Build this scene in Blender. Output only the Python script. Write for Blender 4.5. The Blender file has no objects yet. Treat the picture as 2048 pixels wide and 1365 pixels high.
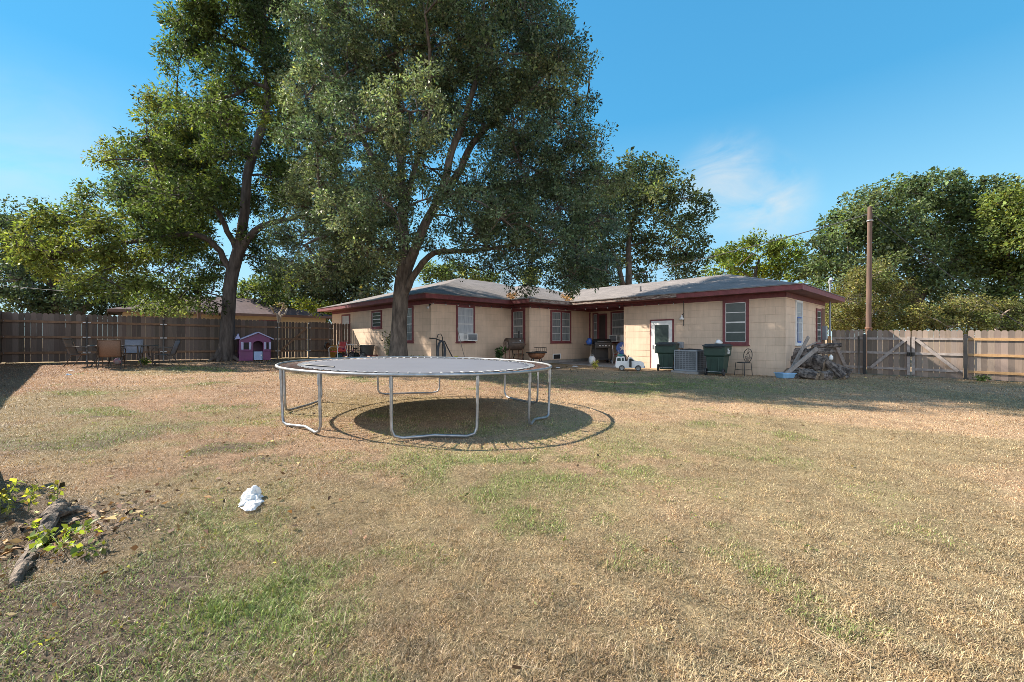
import bpy, math, random
import numpy as np
from mathutils import Vector, Matrix
random.seed(7)
RNG = np.random.default_rng(11)
scene = bpy.context.scene
COL = scene.collection
R = math.radians
PI = math.pi
NBLADES = 1350000
SUN_E, SKY_S, EXPO, CLOUD = 4.0, .15, 1.6, 1.9

# ------------------------------------------------------------------ survey of the place
F, HZ, CH = 850.0, 678.0, 1.2            # focal length (px of a 2048 px frame), eye-level row, camera height
SUN = Vector((-1.16, .36, 1)).normalized()

def _lat(n, seed):
    return np.random.default_rng(seed).random((n, n))
_L = {}
def vnoise(x, y, scale, seed=0):
    n = 256
    if seed not in _L: _L[seed] = _lat(n, seed)
    L = _L[seed]
    x = np.asarray(x, float) / scale + 1000.0; y = np.asarray(y, float) / scale + 1000.0
    xi = np.floor(x).astype(int); yi = np.floor(y).astype(int)
    fx = x - xi; fy = y - yi
    fx = fx * fx * (3 - 2 * fx); fy = fy * fy * (3 - 2 * fy)
    a = L[xi % n, yi % n]; b = L[(xi + 1) % n, yi % n]; c = L[xi % n, (yi + 1) % n]; d = L[(xi + 1) % n, (yi + 1) % n]
    return (a * (1 - fx) + b * fx) * (1 - fy) + (c * (1 - fx) + d * fx) * fy
def fbm(x, y, scale, seed=0, o=4):
    t = 0; amp = .5; s = 0
    for i in range(o):
        t = t + amp * vnoise(x, y, scale / 2 ** i, seed + i); s += amp; amp *= .55
    return t / s
def gz(x, y):
    """height of the ground"""
    x = np.asarray(x, float); y = np.asarray(y, float)
    z = -.017 * 30 * np.tanh(x / 30) + .003 * 40 * np.tanh(y / 40)
    d = np.sqrt(x * x + y * y)
    z = z + (fbm(x, y, 2.2, 40, 3) - .5) * .07 * np.clip(d / 3, .3, 1) * np.clip((26 - d) / 8, 0, 1) * np.clip((d - 0.3), 0, 1)
    # a shallow hollow and heaped thatch at the old root by the left edge
    z = z + .06 * np.exp(-((x + 2.35) ** 2 + (y - 2.75) ** 2) / .10) - .09 * np.exp(-((x + 2.75) ** 2 + (y - 2.5) ** 2) / .06)
    return z
def gzf(x, y): return float(gz(x, y))
def G(px, py):
    """ground point under a pixel of the survey photo"""
    k = (px - 1024) / F; m = (HZ - py) / F
    Y = 8.0
    lo, hi = .4, 80.0
    for _ in range(60):
        Y = (lo + hi) / 2
        if CH + m * Y > gzf(k * Y, Y): lo = Y
        else: hi = Y
    return Vector((k * Y, Y, gzf(k * Y, Y)))
def AT(px, py, Y): return Vector(((px - 1024) / F * Y, Y, CH + (HZ - py) / F * Y))
def GY(px, Y):
    x = (px - 1024) / F * Y
    return Vector((x, Y, gzf(x, Y)))

# house axes: u runs left along the back facade from its right corner, v runs away from the yard
C1 = Vector((9.33, 14.5, 0)); UA = Vector((-.6854, .7282, 0)); VB = Vector((.7282, .6854, 0))
HROT = math.atan2(-.7282, .6854)
def HP(u, v, z=0): return C1 + UA * u + VB * v + Vector((0, 0, z))
def onV(px, v):
    k = (px - 1024) / F; x = C1.x + VB.x * v; y = C1.y + VB.y * v
    return (x - k * y) / (-UA.x + k * UA.y)
def onU(px, u):
    k = (px - 1024) / F; x = C1.x + UA.x * u; y = C1.y + UA.y * u
    return (k * y - x) / (VB.x - k * VB.y)
def zV(px, py, v): return CH + (HZ - py) / F * HP(onV(px, v), v).y
def zU(px, py, u): return CH + (HZ - py) / F * HP(u, onU(px, u)).y

# ------------------------------------------------------------------ tagging and mesh helpers
def tag(o, label=None, cat=None, group=None, kind=None):
    if label: o['label'] = label
    if cat: o['category'] = cat
    if group: o['group'] = group
    if kind: o['kind'] = kind
    return o
def thing(name, label, cat, loc=(0, 0, 0), rz=0, group=None, rx=0, ry=0):
    o = bpy.data.objects.new(name, None); COL.objects.link(o)
    o.empty_display_size = .2
    o.location = loc; o.rotation_euler = (rx, ry, rz)
    return tag(o, label, cat, group)
def copy_tree(o, parent=None):
    c = o.copy(); COL.objects.link(c); c.parent = parent
    if parent is not None: c.matrix_parent_inverse = o.matrix_parent_inverse.copy()
    for ch in list(o.children): copy_tree(ch, c)
    return c
def relabel(o, label): o['label'] = label; return o

class MB:
    def __init__(s): s.v = []; s.f = []; s.m = []; s.s = []
    def add(s, vs, fs, mat=0, smooth=False, M=None):
        b = len(s.v)
        for p in vs:
            p = Vector(p)
            s.v.append(tuple(M @ p) if M is not None else tuple(p))
        for f in fs:
            s.f.append(tuple(b + i for i in f)); s.m.append(mat); s.s.append(smooth)
        return s
    def box(s, x0, x1, y0, y1, z0, z1, mat=0, M=None):
        vs = [(x0, y0, z0), (x1, y0, z0), (x1, y1, z0), (x0, y1, z0), (x0, y0, z1), (x1, y0, z1), (x1, y1, z1), (x0, y1, z1)]
        return s.add(vs, [(3, 2, 1, 0), (4, 5, 6, 7), (0, 1, 5, 4), (1, 2, 6, 5), (2, 3, 7, 6), (3, 0, 4, 7)], mat, False, M)
    def taper(s, z0, z1, a0, b0, a1, b1, mat=0, M=None, dx=0, dy=0):
        """frustum with half sizes a,b at bottom and top"""
        vs = [(-a0, -b0, z0), (a0, -b0, z0), (a0, b0, z0), (-a0, b0, z0), (dx - a1, dy - b1, z1), (dx + a1, dy - b1, z1), (dx + a1, dy + b1, z1), (dx - a1, dy + b1, z1)]
        return s.add(vs, [(3, 2, 1, 0), (4, 5, 6, 7), (0, 1, 5, 4), (1, 2, 6, 5), (2, 3, 7, 6), (3, 0, 4, 7)], mat, False, M)
    def bar(s, p, q, w, h, mat=0, up=(0, 0, 1)):
        """rectangular bar from p to q"""
        p = Vector(p); q = Vector(q); d = (q - p); L = d.length; d.normalize()
        u = Vector(up)
        if abs(d.dot(u)) > .98: u = Vector((0, 1, 0))
        side = d.cross(u).normalized(); u = side.cross(d).normalized()
        vs = []
        for e in (p, q):
            for a, b in ((-1, -1), (1, -1), (1, 1), (-1, 1)):
                vs.append(e + side * (a * w / 2) + u * (b * h / 2))
        return s.add(vs, [(0, 1, 2, 3), (7, 6, 5, 4), (0, 4, 5, 1), (1, 5, 6, 2), (2, 6, 7, 3), (3, 7, 4, 0)], mat)
    def tube(s, pts, r, n=8, mat=0, closed=False, cap=True, squash=1.0):
        pts = [Vector(p) for p in pts]; k = len(pts)
        rs = r if isinstance(r, (list, tuple)) else [r] * k
        vs = []; fr = None
        for i in range(k):
            if closed: t = pts[(i + 1) % k] - pts[i - 1]
            else: t = pts[min(i + 1, k - 1)] - pts[max(i - 1, 0)]
            if t.length < 1e-9: t = Vector((0, 0, 1))
            t.normalize()
            if fr is None:
                a = Vector((0, 0, 1)) if abs(t.z) < .9 else Vector((1, 0, 0))
                fr = t.cross(a).normalized()
            else:
                fr = fr - t * fr.dot(t)
                if fr.length < 1e-6: fr = t.orthogonal()
                fr.normalize()
            b = t.cross(fr)
            for j in range(n):
                a = 2 * PI * j / n
                vs.append(pts[i] + fr * (math.cos(a) * rs[i]) + b * (math.sin(a) * rs[i] * squash))
        fs = []
        for i in range(k if closed else k - 1):
            i2 = (i + 1) % k
            for j in range(n):
                j2 = (j + 1) % n
                fs.append((i * n + j, i * n + j2, i2 * n + j2, i2 * n + j))
        s.add(vs, fs, mat, True)
        if cap and not closed:
            s.add(vs[:n], [tuple(range(n - 1, -1, -1))], mat); s.add(vs[-n:], [tuple(range(n))], mat)
        return s
    def lathe(s, prof, n=24, mat=0, M=None, smooth=True):
        vs = []; fs = []
        for (r, z) in prof:
            for j in range(n):
                a = 2 * PI * j / n; vs.append((r * math.cos(a), r * math.sin(a), z))
        for i in range(len(prof) - 1):
            for j in range(n):
                j2 = (j + 1) % n
                fs.append((i * n + j, i * n + j2, (i + 1) * n + j2, (i + 1) * n + j))
        s.add(vs, fs, mat, smooth, M)
        s.add(vs[:n], [tuple(range(n - 1, -1, -1))], mat, False, M); s.add(vs[-n:], [tuple(range(n))], mat, False, M)
        return s
    def prism(s, outline, y0, y1, mat=0, M=None):
        """outline in (x,z), extruded along y"""
        n = len(outline)
        vs = [(x, y0, z) for x, z in outline] + [(x, y1, z) for x, z in outline]
        fs = [tuple(range(n)), tuple(range(2 * n - 1, n - 1, -1))] + [(i, i + n, (i + 1) % n + n, (i + 1) % n) for i in range(n)]
        return s.add(vs, fs, mat, False, M)
    def build(s, name, mats, parent=None, bevel=0, loc=None):
        me = bpy.data.meshes.new(name)
        me.from_pydata(s.v, [], s.f)
        for m in (mats if isinstance(mats, (list, tuple)) else [mats]): me.materials.append(m)
        me.polygons.foreach_set('material_index', s.m)
        me.polygons.foreach_set('use_smooth', s.s)
        me.update()
        o = bpy.data.objects.new(name, me); COL.objects.link(o)
        if parent is not None: o.parent = parent
        if loc is not None: o.location = loc
        if bevel:
            b = o.modifiers.new('edge', 'BEVEL'); b.width = bevel; b.segments = 2; b.limit_method = 'ANGLE'; b.angle_limit = R(50)
        return o
def MT(x=0, y=0, z=0, rx=0, ry=0, rz=0, sc=1):
    return Matrix.Translation((x, y, z)) @ Matrix.Rotation(rz, 4, 'Z') @ Matrix.Rotation(ry, 4, 'Y') @ Matrix.Rotation(rx, 4, 'X') @ Matrix.Scale(sc, 4)

def np_mesh(name, V, Fc, mat, parent=None, colors=None, smooth=False):
    """mesh from numpy arrays: V (n,3), Fc (m,k) faces with k corners"""
    me = bpy.data.meshes.new(name)
    n = len(V); m, k = Fc.shape
    me.vertices.add(n); me.vertices.foreach_set('co', np.ascontiguousarray(V, dtype=np.float32).ravel())
    me.loops.add(m * k); me.loops.foreach_set('vertex_index', np.ascontiguousarray(Fc, dtype=np.int32).ravel())
    me.polygons.add(m); me.polygons.foreach_set('loop_start', np.arange(0, m * k, k, dtype=np.int32))
    if smooth: me.polygons.foreach_set('use_smooth', np.ones(m, dtype=bool))
    me.update(calc_edges=True)
    if colors is not None:
        at = me.color_attributes.new('tone', 'FLOAT_COLOR', 'POINT')
        c = np.ones((n, 4), dtype=np.float32); c[:, :3] = colors
        at.data.foreach_set('color', c.ravel())
    me.materials.append(mat)
    o = bpy.data.objects.new(name, me); COL.objects.link(o)
    if parent is not None: o.parent = parent
    return o

# ------------------------------------------------------------------ materials
def _nodes(name):
    m = bpy.data.materials.new(name); m.use_nodes = True
    nt = m.node_tree; b = nt.nodes['Principled BSDF']
    return m, nt, b
def N(nt, t, **kw):
    n = nt.nodes.new(t)
    for k, v in kw.items():
        if k in n.inputs: n.inputs[k].default_value = v
        else: setattr(n, k, v)
    return n
def pmat(name, col, col2=None, scale=6, rough=.6, metal=0, bump=0, bscale=60, stretch=(1, 1, 1), spec=.5, coat=0, detail=5, lo=.35, hi=.65, alpha=None):
    m, nt, b = _nodes(name)
    b.inputs['Roughness'].default_value = rough; b.inputs['Metallic'].default_value = metal
    b.inputs['Specular IOR Level'].default_value = spec; b.inputs['Coat Weight'].default_value = coat
    L = nt.links.new
    tc = N(nt, 'ShaderNodeTexCoord'); mp = N(nt, 'ShaderNodeMapping'); mp.inputs['Scale'].default_value = stretch
    L(tc.outputs['Object'], mp.inputs['Vector'])
    if col2 is None: col2 = tuple(c * .78 for c in col)
    no = N(nt, 'ShaderNodeTexNoise', Scale=scale, Detail=detail, Roughness=.6); L(mp.outputs[0], no.inputs['Vector'])
    rp = N(nt, 'ShaderNodeMapRange'); rp.inputs['From Min'].default_value = lo; rp.inputs['From Max'].default_value = hi
    L(no.outputs['Fac'], rp.inputs['Value'])
    mx = N(nt, 'ShaderNodeMix', data_type='RGBA'); mx.inputs['A'].default_value = (*col, 1); mx.inputs['B'].default_value = (*col2, 1)
    L(rp.outputs[0], mx.inputs['Factor']); L(mx.outputs['Result'], b.inputs['Base Color'])
    if bump:
        n2 = N(nt, 'ShaderNodeTexNoise', Scale=bscale, Detail=4); L(mp.outputs[0], n2.inputs['Vector'])
        bp = N(nt, 'ShaderNodeBump', Strength=bump, Distance=.02); L(n2.outputs['Fac'], bp.inputs['Height']); L(bp.outputs[0], b.inputs['Normal'])
    return m
def leafmat(name, gloss=.35, trans=.3, rough=.45, tint=(1, 1, 1)):
    m, nt, b = _nodes(name); L = nt.links.new
    at = N(nt, 'ShaderNodeAttribute', attribute_name='tone')
    b.inputs['Roughness'].default_value = rough; b.inputs['Specular IOR Level'].default_value = gloss
    L(at.outputs['Color'], b.inputs['Base Color'])
    tr = N(nt, 'ShaderNodeBsdfTranslucent')
    mu = N(nt, 'ShaderNodeMix', data_type='RGBA', blend_type='MULTIPLY'); mu.inputs['Factor'].default_value = 1
    L(at.outputs['Color'], mu.inputs['A']); mu.inputs['B'].default_value = (2.4 * tint[0], 2.1 * tint[1], .8 * tint[2], 1)
    L(mu.outputs['Result'], tr.inputs['Color'])
    ms = N(nt, 'ShaderNodeMixShader'); ms.inputs[0].default_value = trans
    L(b.outputs[0], ms.inputs[1]); L(tr.outputs[0], ms.inputs[2]); L(ms.outputs[0], nt.nodes['Material Output'].inputs['Surface'])
    return m

M_leaf_oak = leafmat('oak_leaf', .12, .24, .5, (.78, .98, 1.5))
M_leaf_pecan = leafmat('pecan_leaf', .10, .32, .6, (.82, .95, 1.2))
M_leaf_far = leafmat('far_leaf', .12, .28, .6, (.9, 1, 1.1))
M_blade = leafmat('grass_blade', .3, .2, .55, (.55, .55, .9))
M_weed = leafmat('weed_leaf', .4, .4, .5)
M_litter = leafmat('litter', .2, .1, .7, (.6, .6, 1))
M_bark = pmat('oak_bark', (.175, .145, .12), (.06, .05, .043), 9, .95, bump=1.0, bscale=22, stretch=(1, 1, .22), spec=.2)
M_bark2 = pmat('pecan_bark', (.12, .10, .088), (.05, .042, .038), 9, .95, bump=1.0, bscale=26, stretch=(1, 1, .2), spec=.2)
M_bark3 = pmat('far_bark', (.14, .11, .09), (.06, .05, .04), 6, .95, bump=.6, bscale=20, stretch=(1, 1, .25), spec=.2)
M_twigpale = pmat('pale_bark', (.36, .30, .24), (.22, .17, .13), 8, .9)
M_trim = pmat('maroon_paint', (.215, .056, .06), (.145, .038, .042), 7, .62, bump=.1, bscale=30)
M_trimold = pmat('weathered_fascia', (.34, .29, .25), (.14, .08, .07), 5, .85, bump=.4, bscale=30, stretch=(1, 1, 4), lo=.4, hi=.6)
M_soffit = pmat('soffit_paint', (.19, .06, .05), (.13, .04, .035), 5, .7)
M_white = pmat('white_paint', (.78, .78, .76), (.66, .66, .65), 5, .45)
M_alum = pmat('aluminium_sash', (.62, .62, .60), (.5, .5, .49), 5, .4, metal=.3)
M_galv = pmat('galvanised_steel', (.42, .43, .44), (.27, .27, .27), 9, .45, metal=.75)
M_black = pmat('black_metal', (.018, .018, .018), (.03, .027, .025), 8, .5)
M_blackpl = pmat('black_plastic', (.022, .022, .023), (.035, .035, .035), 6, .5)
M_dark = pmat('dark_hollow', (.012, .011, .011), (.02, .02, .02), 4, .8)
M_rust = pmat('rusty_steel', (.26, .115, .06), (.07, .04, .03), 9, .8, bump=.3, bscale=40)
M_conc = pmat('concrete', (.34, .32, .30), (.22, .21, .20), 3, .9, bump=.3, bscale=40)
M_green = pmat('green_bin_plastic', (.028, .062, .046), (.02, .045, .035), 4, .5, bump=.05)
M_lid = pmat('bin_lid_plastic', (.035, .04, .038), (.06, .062, .06), 5, .55)
M_acgrey = pmat('grey_enamel', (.30, .32, .34), (.25, .27, .29), 4, .5)
M_fin = pmat('condenser_fins', (.16, .17, .18), (.10, .11, .12), 20, .5, metal=.4)
M_sling = pmat('brown_sling_fabric', (.22, .13, .085), (.16, .095, .06), 40, .8)
M_slingblue = pmat('grey_sling_fabric', (.22, .22, .25), (.17, .17, .19), 40, .7)  # plain grey fabric of two of the chairs
M_bronze = pmat('bronze_frame', (.10, .075, .06), (.07, .055, .045), 10, .45, metal=.4)
M_glasstop = pmat('smoked_table_top', (.10, .09, .08), (.08, .07, .065), 5, .15, spec=.6)
M_curtain = pmat('curtain_behind_glass', (.25, .27, .27), (.13, .145, .15), 3.2, .25, spec=.4, stretch=(5, 5, .6), coat=.1)
M_curtainw = pmat('pale_curtain_behind_glass', (.46, .48, .50), (.32, .34, .37), 3.0, .3, spec=.4, stretch=(5, 5, .6), coat=.1)
M_paneg = pmat('dark_pane', (.035, .055, .05), (.055, .075, .07), 2.2, .2, spec=.35)
M_pink = pmat('pink_plastic', (.155, .022, .115), (.115, .018, .09), 3, .42)
M_lilac = pmat('lilac_plastic', (.38, .38, .58), (.32, .33, .50), 3, .4)
M_bluepl = pmat('pale_blue_plastic', (.30, .42, .62), (.25, .36, .55), 3, .4)
M_log = pmat('weathered_bark', (.23, .19, .165), (.055, .046, .042), 7, .95, bump=.9, bscale=16, spec=.2, lo=.4, hi=.6)
M_logend = pmat('cut_wood', (.34, .26, .18), (.14, .10, .07), 8, .9, bump=.4, bscale=30)
M_plank = pmat('grey_plank', (.33, .29, .26), (.20, .17, .15), 8, .9, stretch=(1, 1, 1), bump=.3, bscale=40)
M_hose = pmat('dark_hose', (.035, .045, .06), (.05, .06, .075), 8, .5)
M_yellow = pmat('yellow_hose', (.55, .48, .04), (.45, .38, .03), 8, .5)
M_teal = pmat('teal_plastic', (.04, .20, .19), (.03, .15, .15), 5, .5)
M_blue = pmat('blue_plastic', (.05, .14, .50), (.04, .11, .40), 5, .45)
M_sky = pmat('light_blue_plastic', (.22, .42, .62), (.18, .34, .52), 5, .5)
M_red = pmat('red_paint', (.42, .04, .035), (.32, .03, .03), 6, .45)
M_orange = pmat('orange_tray', (.45, .22, .03), (.28, .13, .02), 6, .6)
M_terr = pmat('galvanised_tub', (.20, .20, .19), (.13, .13, .12), 4, .6, metal=.3)
M_pole = pmat('creosote_pole', (.17, .10, .073), (.09, .06, .046), 6, .9, bump=.4, bscale=30, stretch=(1, 1, .12))
M_wire = pmat('grey_cable', (.06, .06, .065), None, 5, .6)
M_bulb = pmat('clear_bulb', (.6, .6, .58), None, 5, .1, spec=.8)
M_bag = leafmat('bag_film', .5, .35, .35, (.45, .5, 1.3))

def fence_mat(name, a, b, c):
    """boards: tone per board from the face attribute, grain from stretched noise"""
    m, nt, bs = _nodes(name); L = nt.links.new
    bs.inputs['Roughness'].default_value = .9; bs.inputs['Specular IOR Level'].default_value = .2
    at = N(nt, 'ShaderNodeAttribute', attribute_name='tone')
    tc = N(nt, 'ShaderNodeTexCoord'); mp = N(nt, 'ShaderNodeMapping'); mp.inputs['Scale'].default_value = (1, 1, .08)
    L(tc.outputs['Object'], mp.inputs['Vector'])
    no = N(nt, 'ShaderNodeTexNoise', Scale=45, Detail=5, Roughness=.65); L(mp.outputs[0], no.inputs['Vector'])
    n3 = N(nt, 'ShaderNodeTexNoise', Scale=1.6, Detail=4); L(tc.outputs['Object'], n3.inputs['Vector'])
    m1 = N(nt, 'ShaderNodeMix', data_type='RGBA'); m1.inputs['A'].default_value = (*a, 1); m1.inputs['B'].default_value = (*b, 1)
    L(no.outputs['Fac'], m1.inputs['Factor'])
    rp = N(nt, 'ShaderNodeMapRange'); rp.inputs['From Min'].default_value = .45; rp.inputs['From Max'].default_value = .75
    L(n3.outputs['Fac'], rp.inputs['Value'])
    m2 = N(nt, 'ShaderNodeMix', data_type='RGBA'); L(rp.outputs[0], m2.inputs['Factor']); L(m1.outputs['Result'], m2.inputs['A']); m2.inputs['B'].default_value = (*c, 1)
    mu = N(nt, 'ShaderNodeMix', data_type='RGBA', blend_type='MULTIPLY'); mu.inputs['Factor'].default_value = 1
    L(m2.outputs['Result'], mu.inputs['A']); L(at.outputs['Color'], mu.inputs['B']); L(mu.outputs['Result'], bs.inputs['Base Color'])
    bp = N(nt, 'ShaderNodeBump', Strength=.35, Distance=.01); L(no.outputs['Fac'], bp.inputs['Height']); L(bp.outputs[0], bs.inputs['Normal'])
    return m
M_picketL = fence_mat('grey_brown_pickets', (.175, .138, .115), (.095, .073, .062), (.13, .098, .082))
M_picketR = fence_mat('weathered_grey_pickets', (.295, .235, .195), (.18, .138, .112), (.235, .182, .148))
M_rail = pmat('brown_rail', (.22, .125, .07), (.14, .08, .05), 8, .85, bump=.2)
M_railtan = pmat('tan_rail', (.46, .28, .13), (.36, .21, .10), 8, .85, bump=.2)
M_railgrey = pmat('grey_rail', (.36, .31, .28), (.24, .20, .18), 8, .9, bump=.2)

def siding_mat():
    m, nt, b = _nodes('tan_shingle_siding'); L = nt.links.new
    b.inputs['Roughness'].default_value = .8; b.inputs['Specular IOR Level'].default_value = .25
    tc = N(nt, 'ShaderNodeTexCoord'); sx = N(nt, 'ShaderNodeSeparateXYZ'); L(tc.outputs['Object'], sx.inputs[0])
    ad = N(nt, 'ShaderNodeMath', operation='ADD'); L(sx.outputs[0], ad.inputs[0]); L(sx.outputs[1], ad.inputs[1])
    zz = N(nt, 'ShaderNodeMath', operation='SUBTRACT'); L(sx.outputs[2], zz.inputs[0]); zz.inputs[1].default_value = ZF
    cx = N(nt, 'ShaderNodeCombineXYZ'); L(ad.outputs[0], cx.inputs[0]); L(zz.outputs[0], cx.inputs[1])
    br = N(nt, 'ShaderNodeTexBrick'); L(cx.outputs[0], br.inputs['Vector'])
    br.inputs['Scale'].default_value = 1; br.inputs['Brick Width'].default_value = .61; br.inputs['Row Height'].default_value = CRS
    br.inputs['Mortar Size'].default_value = .006; br.inputs['Mortar Smooth'].default_value = .3; br.inputs['Bias'].default_value = -.2
    br.inputs['Color1'].default_value = (.70, .528, .39, 1); br.inputs['Color2'].default_value = (.65, .49, .362, 1); br.inputs['Mortar'].default_value = (.55, .415, .31, 1)
    no = N(nt, 'ShaderNodeTexNoise', Scale=1.3, Detail=6, Roughness=.65); L(tc.outputs['Object'], no.inputs['Vector'])
    rp = N(nt, 'ShaderNodeMapRange'); rp.inputs['From Min'].default_value = .3; rp.inputs['From Max'].default_value = .7; rp.inputs['To Min'].default_value = .86; rp.inputs['To Max'].default_value = 1.06
    L(no.outputs['Fac'], rp.inputs['Value'])
    # darker toward the foot of the wall
    dz = N(nt, 'ShaderNodeMapRange'); dz.inputs['From Min'].default_value = 0; dz.inputs['From Max'].default_value = .5; dz.inputs['To Min'].default_value = .82; dz.inputs['To Max'].default_value = 1
    L(zz.outputs[0], dz.inputs['Value'])
    mm0 = N(nt, 'ShaderNodeMath', operation='MULTIPLY'); L(rp.outputs[0], mm0.inputs[0]); L(dz.outputs[0], mm0.inputs[1])
    ms_ = N(nt, 'ShaderNodeMapping'); ms_.inputs['Scale'].default_value = (6, 6, .5); L(tc.outputs['Object'], ms_.inputs['Vector'])
    n5 = N(nt, 'ShaderNodeTexNoise', Scale=1.0, Detail=6, Roughness=.7); L(ms_.outputs[0], n5.inputs['Vector'])
    r5 = N(nt, 'ShaderNodeMapRange'); r5.inputs['From Min'].default_value = .35; r5.inputs['From Max'].default_value = .6; r5.inputs['To Min'].default_value = .92; r5.inputs['To Max'].default_value = 1.03; L(n5.outputs['Fac'], r5.inputs['Value'])
    mm = N(nt, 'ShaderNodeMath', operation='MULTIPLY'); L(mm0.outputs[0], mm.inputs[0]); L(r5.outputs[0], mm.inputs[1])
    mu = N(nt, 'ShaderNodeVectorMath', operation='SCALE'); L(br.outputs['Color'], mu.inputs[0]); L(mm.outputs[0], mu.inputs['Scale'])
    L(mu.outputs[0], b.inputs['Base Color'])
    bp = N(nt, 'ShaderNodeBump', Strength=.25, Distance=.006); bp.invert = True; L(br.outputs['Fac'], bp.inputs['Height']); L(bp.outputs[0], b.inputs['Normal'])
    return m
ZF, CRS = -.10, .268
M_siding = siding_mat()

def shingle_mat(name, c1, c2, c3, zrow):
    m, nt, b = _nodes(name); L = nt.links.new
    b.inputs['Roughness'].default_value = .95; b.inputs['Specular IOR Level'].default_value = .2
    tc = N(nt, 'ShaderNodeTexCoord'); sx = N(nt, 'ShaderNodeSeparateXYZ'); L(tc.outputs['Object'], sx.inputs[0])
    ad = N(nt, 'ShaderNodeMath', operation='ADD'); L(sx.outputs[0], ad.inputs[0]); L(sx.outputs[1], ad.inputs[1])
    cx = N(nt, 'ShaderNodeCombineXYZ'); L(ad.outputs[0], cx.inputs[0]); L(sx.outputs[2], cx.inputs[1])
    br = N(nt, 'ShaderNodeTexBrick'); L(cx.outputs[0], br.inputs['Vector']); br.inputs['Scale'].default_value = 1
    br.inputs['Brick Width'].default_value = .3; br.inputs['Row Height'].default_value = zrow; br.inputs['Mortar Size'].default_value = .004
    br.inputs['Color1'].default_value = (*c1, 1); br.inputs['Color2'].default_value = (*c2, 1); br.inputs['Mortar'].default_value = (*c3, 1)
    no = N(nt, 'ShaderNodeTexNoise', Scale=1.1, Detail=7, Roughness=.7); L(tc.outputs['Object'], no.inputs['Vector'])
    n2 = N(nt, 'ShaderNodeTexNoise', Scale=60, Detail=2); L(tc.outputs['Object'], n2.inputs['Vector'])
    s = N(nt, 'ShaderNodeMath', operation='MULTIPLY_ADD'); L(no.outputs['Fac'], s.inputs[0]); s.inputs[1].default_value = .9; s.inputs[2].default_value = .3
    s2 = N(nt, 'ShaderNodeMath', operation='MULTIPLY_ADD'); L(n2.outputs['Fac'], s2.inputs[0]); s2.inputs[1].default_value = .5; L(s.outputs[0], s2.inputs[2])
    mu = N(nt, 'ShaderNodeVectorMath', operation='SCALE'); L(br.outputs['Color'], mu.inputs[0]); L(s2.outputs[0], mu.inputs['Scale'])
    L(mu.outputs[0], b.inputs['Base Color'])
    bp = N(nt, 'ShaderNodeBump', Strength=.5, Distance=.01); bp.invert = True; L(br.outputs['Fac'], bp.inputs['Height']); L(bp.outputs[0], b.inputs['Normal'])
    return m
M_roof = shingle_mat('grey_shingles', (.25, .222, .21), (.20, .18, .172), (.12, .108, .102), .036)
M_roofbrown = shingle_mat('brown_shingles', (.125, .085, .085), (.10, .07, .07), (.06, .045, .045), .045)

# ------------------------------------------------------------------ ground
def ground_tones(x, y):
    """albedo of the turf by place: straw, brown thatch, green patches, painted oak shade, bare soil"""
    n1 = fbm(x, y, 2.6, 3, 5); n2 = fbm(x, y, .9, 17, 4); n3 = fbm(x, y, 5.5, 29, 3); n4 = fbm(x, y, .35, 51, 3)
    straw = np.array([.465, .320, .198]); brown = np.array([.31, .192, .125]); green = np.array([.185, .205, .075]); soil = np.array([.155, .115, .085]); olive = np.array([.275, .232, .122])
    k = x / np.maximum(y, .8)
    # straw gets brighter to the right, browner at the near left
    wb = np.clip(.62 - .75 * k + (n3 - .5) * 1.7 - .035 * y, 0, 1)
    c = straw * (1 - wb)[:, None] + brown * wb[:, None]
    wo = np.clip((n1 - .52) * 4.0 + .18, 0, .6)
    c = c * (1 - wo)[:, None] + olive * wo[:, None]
    g = np.clip((n2 - .64) * 5 + (n1 - .52) * 2 - .5 * np.clip(k, 0, 1), 0, .55)
    for (gx, gy, rx, ry, a) in ((-1.25, 1.85, .55, .36, 1.2), (-.75, 2.15, .4, .25, .8), (-1.7, 2.7, .5, .3, .6), (.1, 4.0, 1.7, .6, .95), (1.6, 4.6, 1.6, .5, .5), (4.5, 11.5, 5, 2.2, .65), (-4.0, 5.6, 1.6, .8, .5), (-.3, 5.6, 1.9, 1.1, .45), (3.2, 3.4, .8, .5, .35), (-1.5, 2.2, .8, .5, .4), (9, 12.0, 4, 1.6, .35)):  # the two widest patches paint the oak's greenish cast shade into the turf
        e = np.exp(-((x - gx) / rx) ** 2 - ((y - gy) / ry) ** 2) * a
        g = np.maximum(g, e * np.clip((n4 - .42) * 4.5 + .22, 0, 1) * np.clip(.4 + n2, 0, 1.1))
    g = g * np.clip(1.2 - 1.1 * np.clip(k - .15, 0, 1), 0, 1)
    c = c * (1 - g)[:, None] + green * g[:, None]
    # bare ground under the trees, along the fence and beside the house
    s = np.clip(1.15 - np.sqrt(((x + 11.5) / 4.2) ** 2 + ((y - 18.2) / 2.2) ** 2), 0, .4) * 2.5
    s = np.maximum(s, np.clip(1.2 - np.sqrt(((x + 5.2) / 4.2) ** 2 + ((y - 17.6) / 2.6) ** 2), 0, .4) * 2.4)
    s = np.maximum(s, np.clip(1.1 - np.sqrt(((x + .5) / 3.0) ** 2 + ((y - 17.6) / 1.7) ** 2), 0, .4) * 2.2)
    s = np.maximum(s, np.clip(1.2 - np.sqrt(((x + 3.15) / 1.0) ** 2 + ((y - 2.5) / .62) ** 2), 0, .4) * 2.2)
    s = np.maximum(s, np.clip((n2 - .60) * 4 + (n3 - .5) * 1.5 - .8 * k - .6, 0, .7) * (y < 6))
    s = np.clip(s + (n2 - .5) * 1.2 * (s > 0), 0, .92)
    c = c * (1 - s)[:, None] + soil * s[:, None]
    return c * (.80 + .42 * n4)[:, None], g, s

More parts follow.
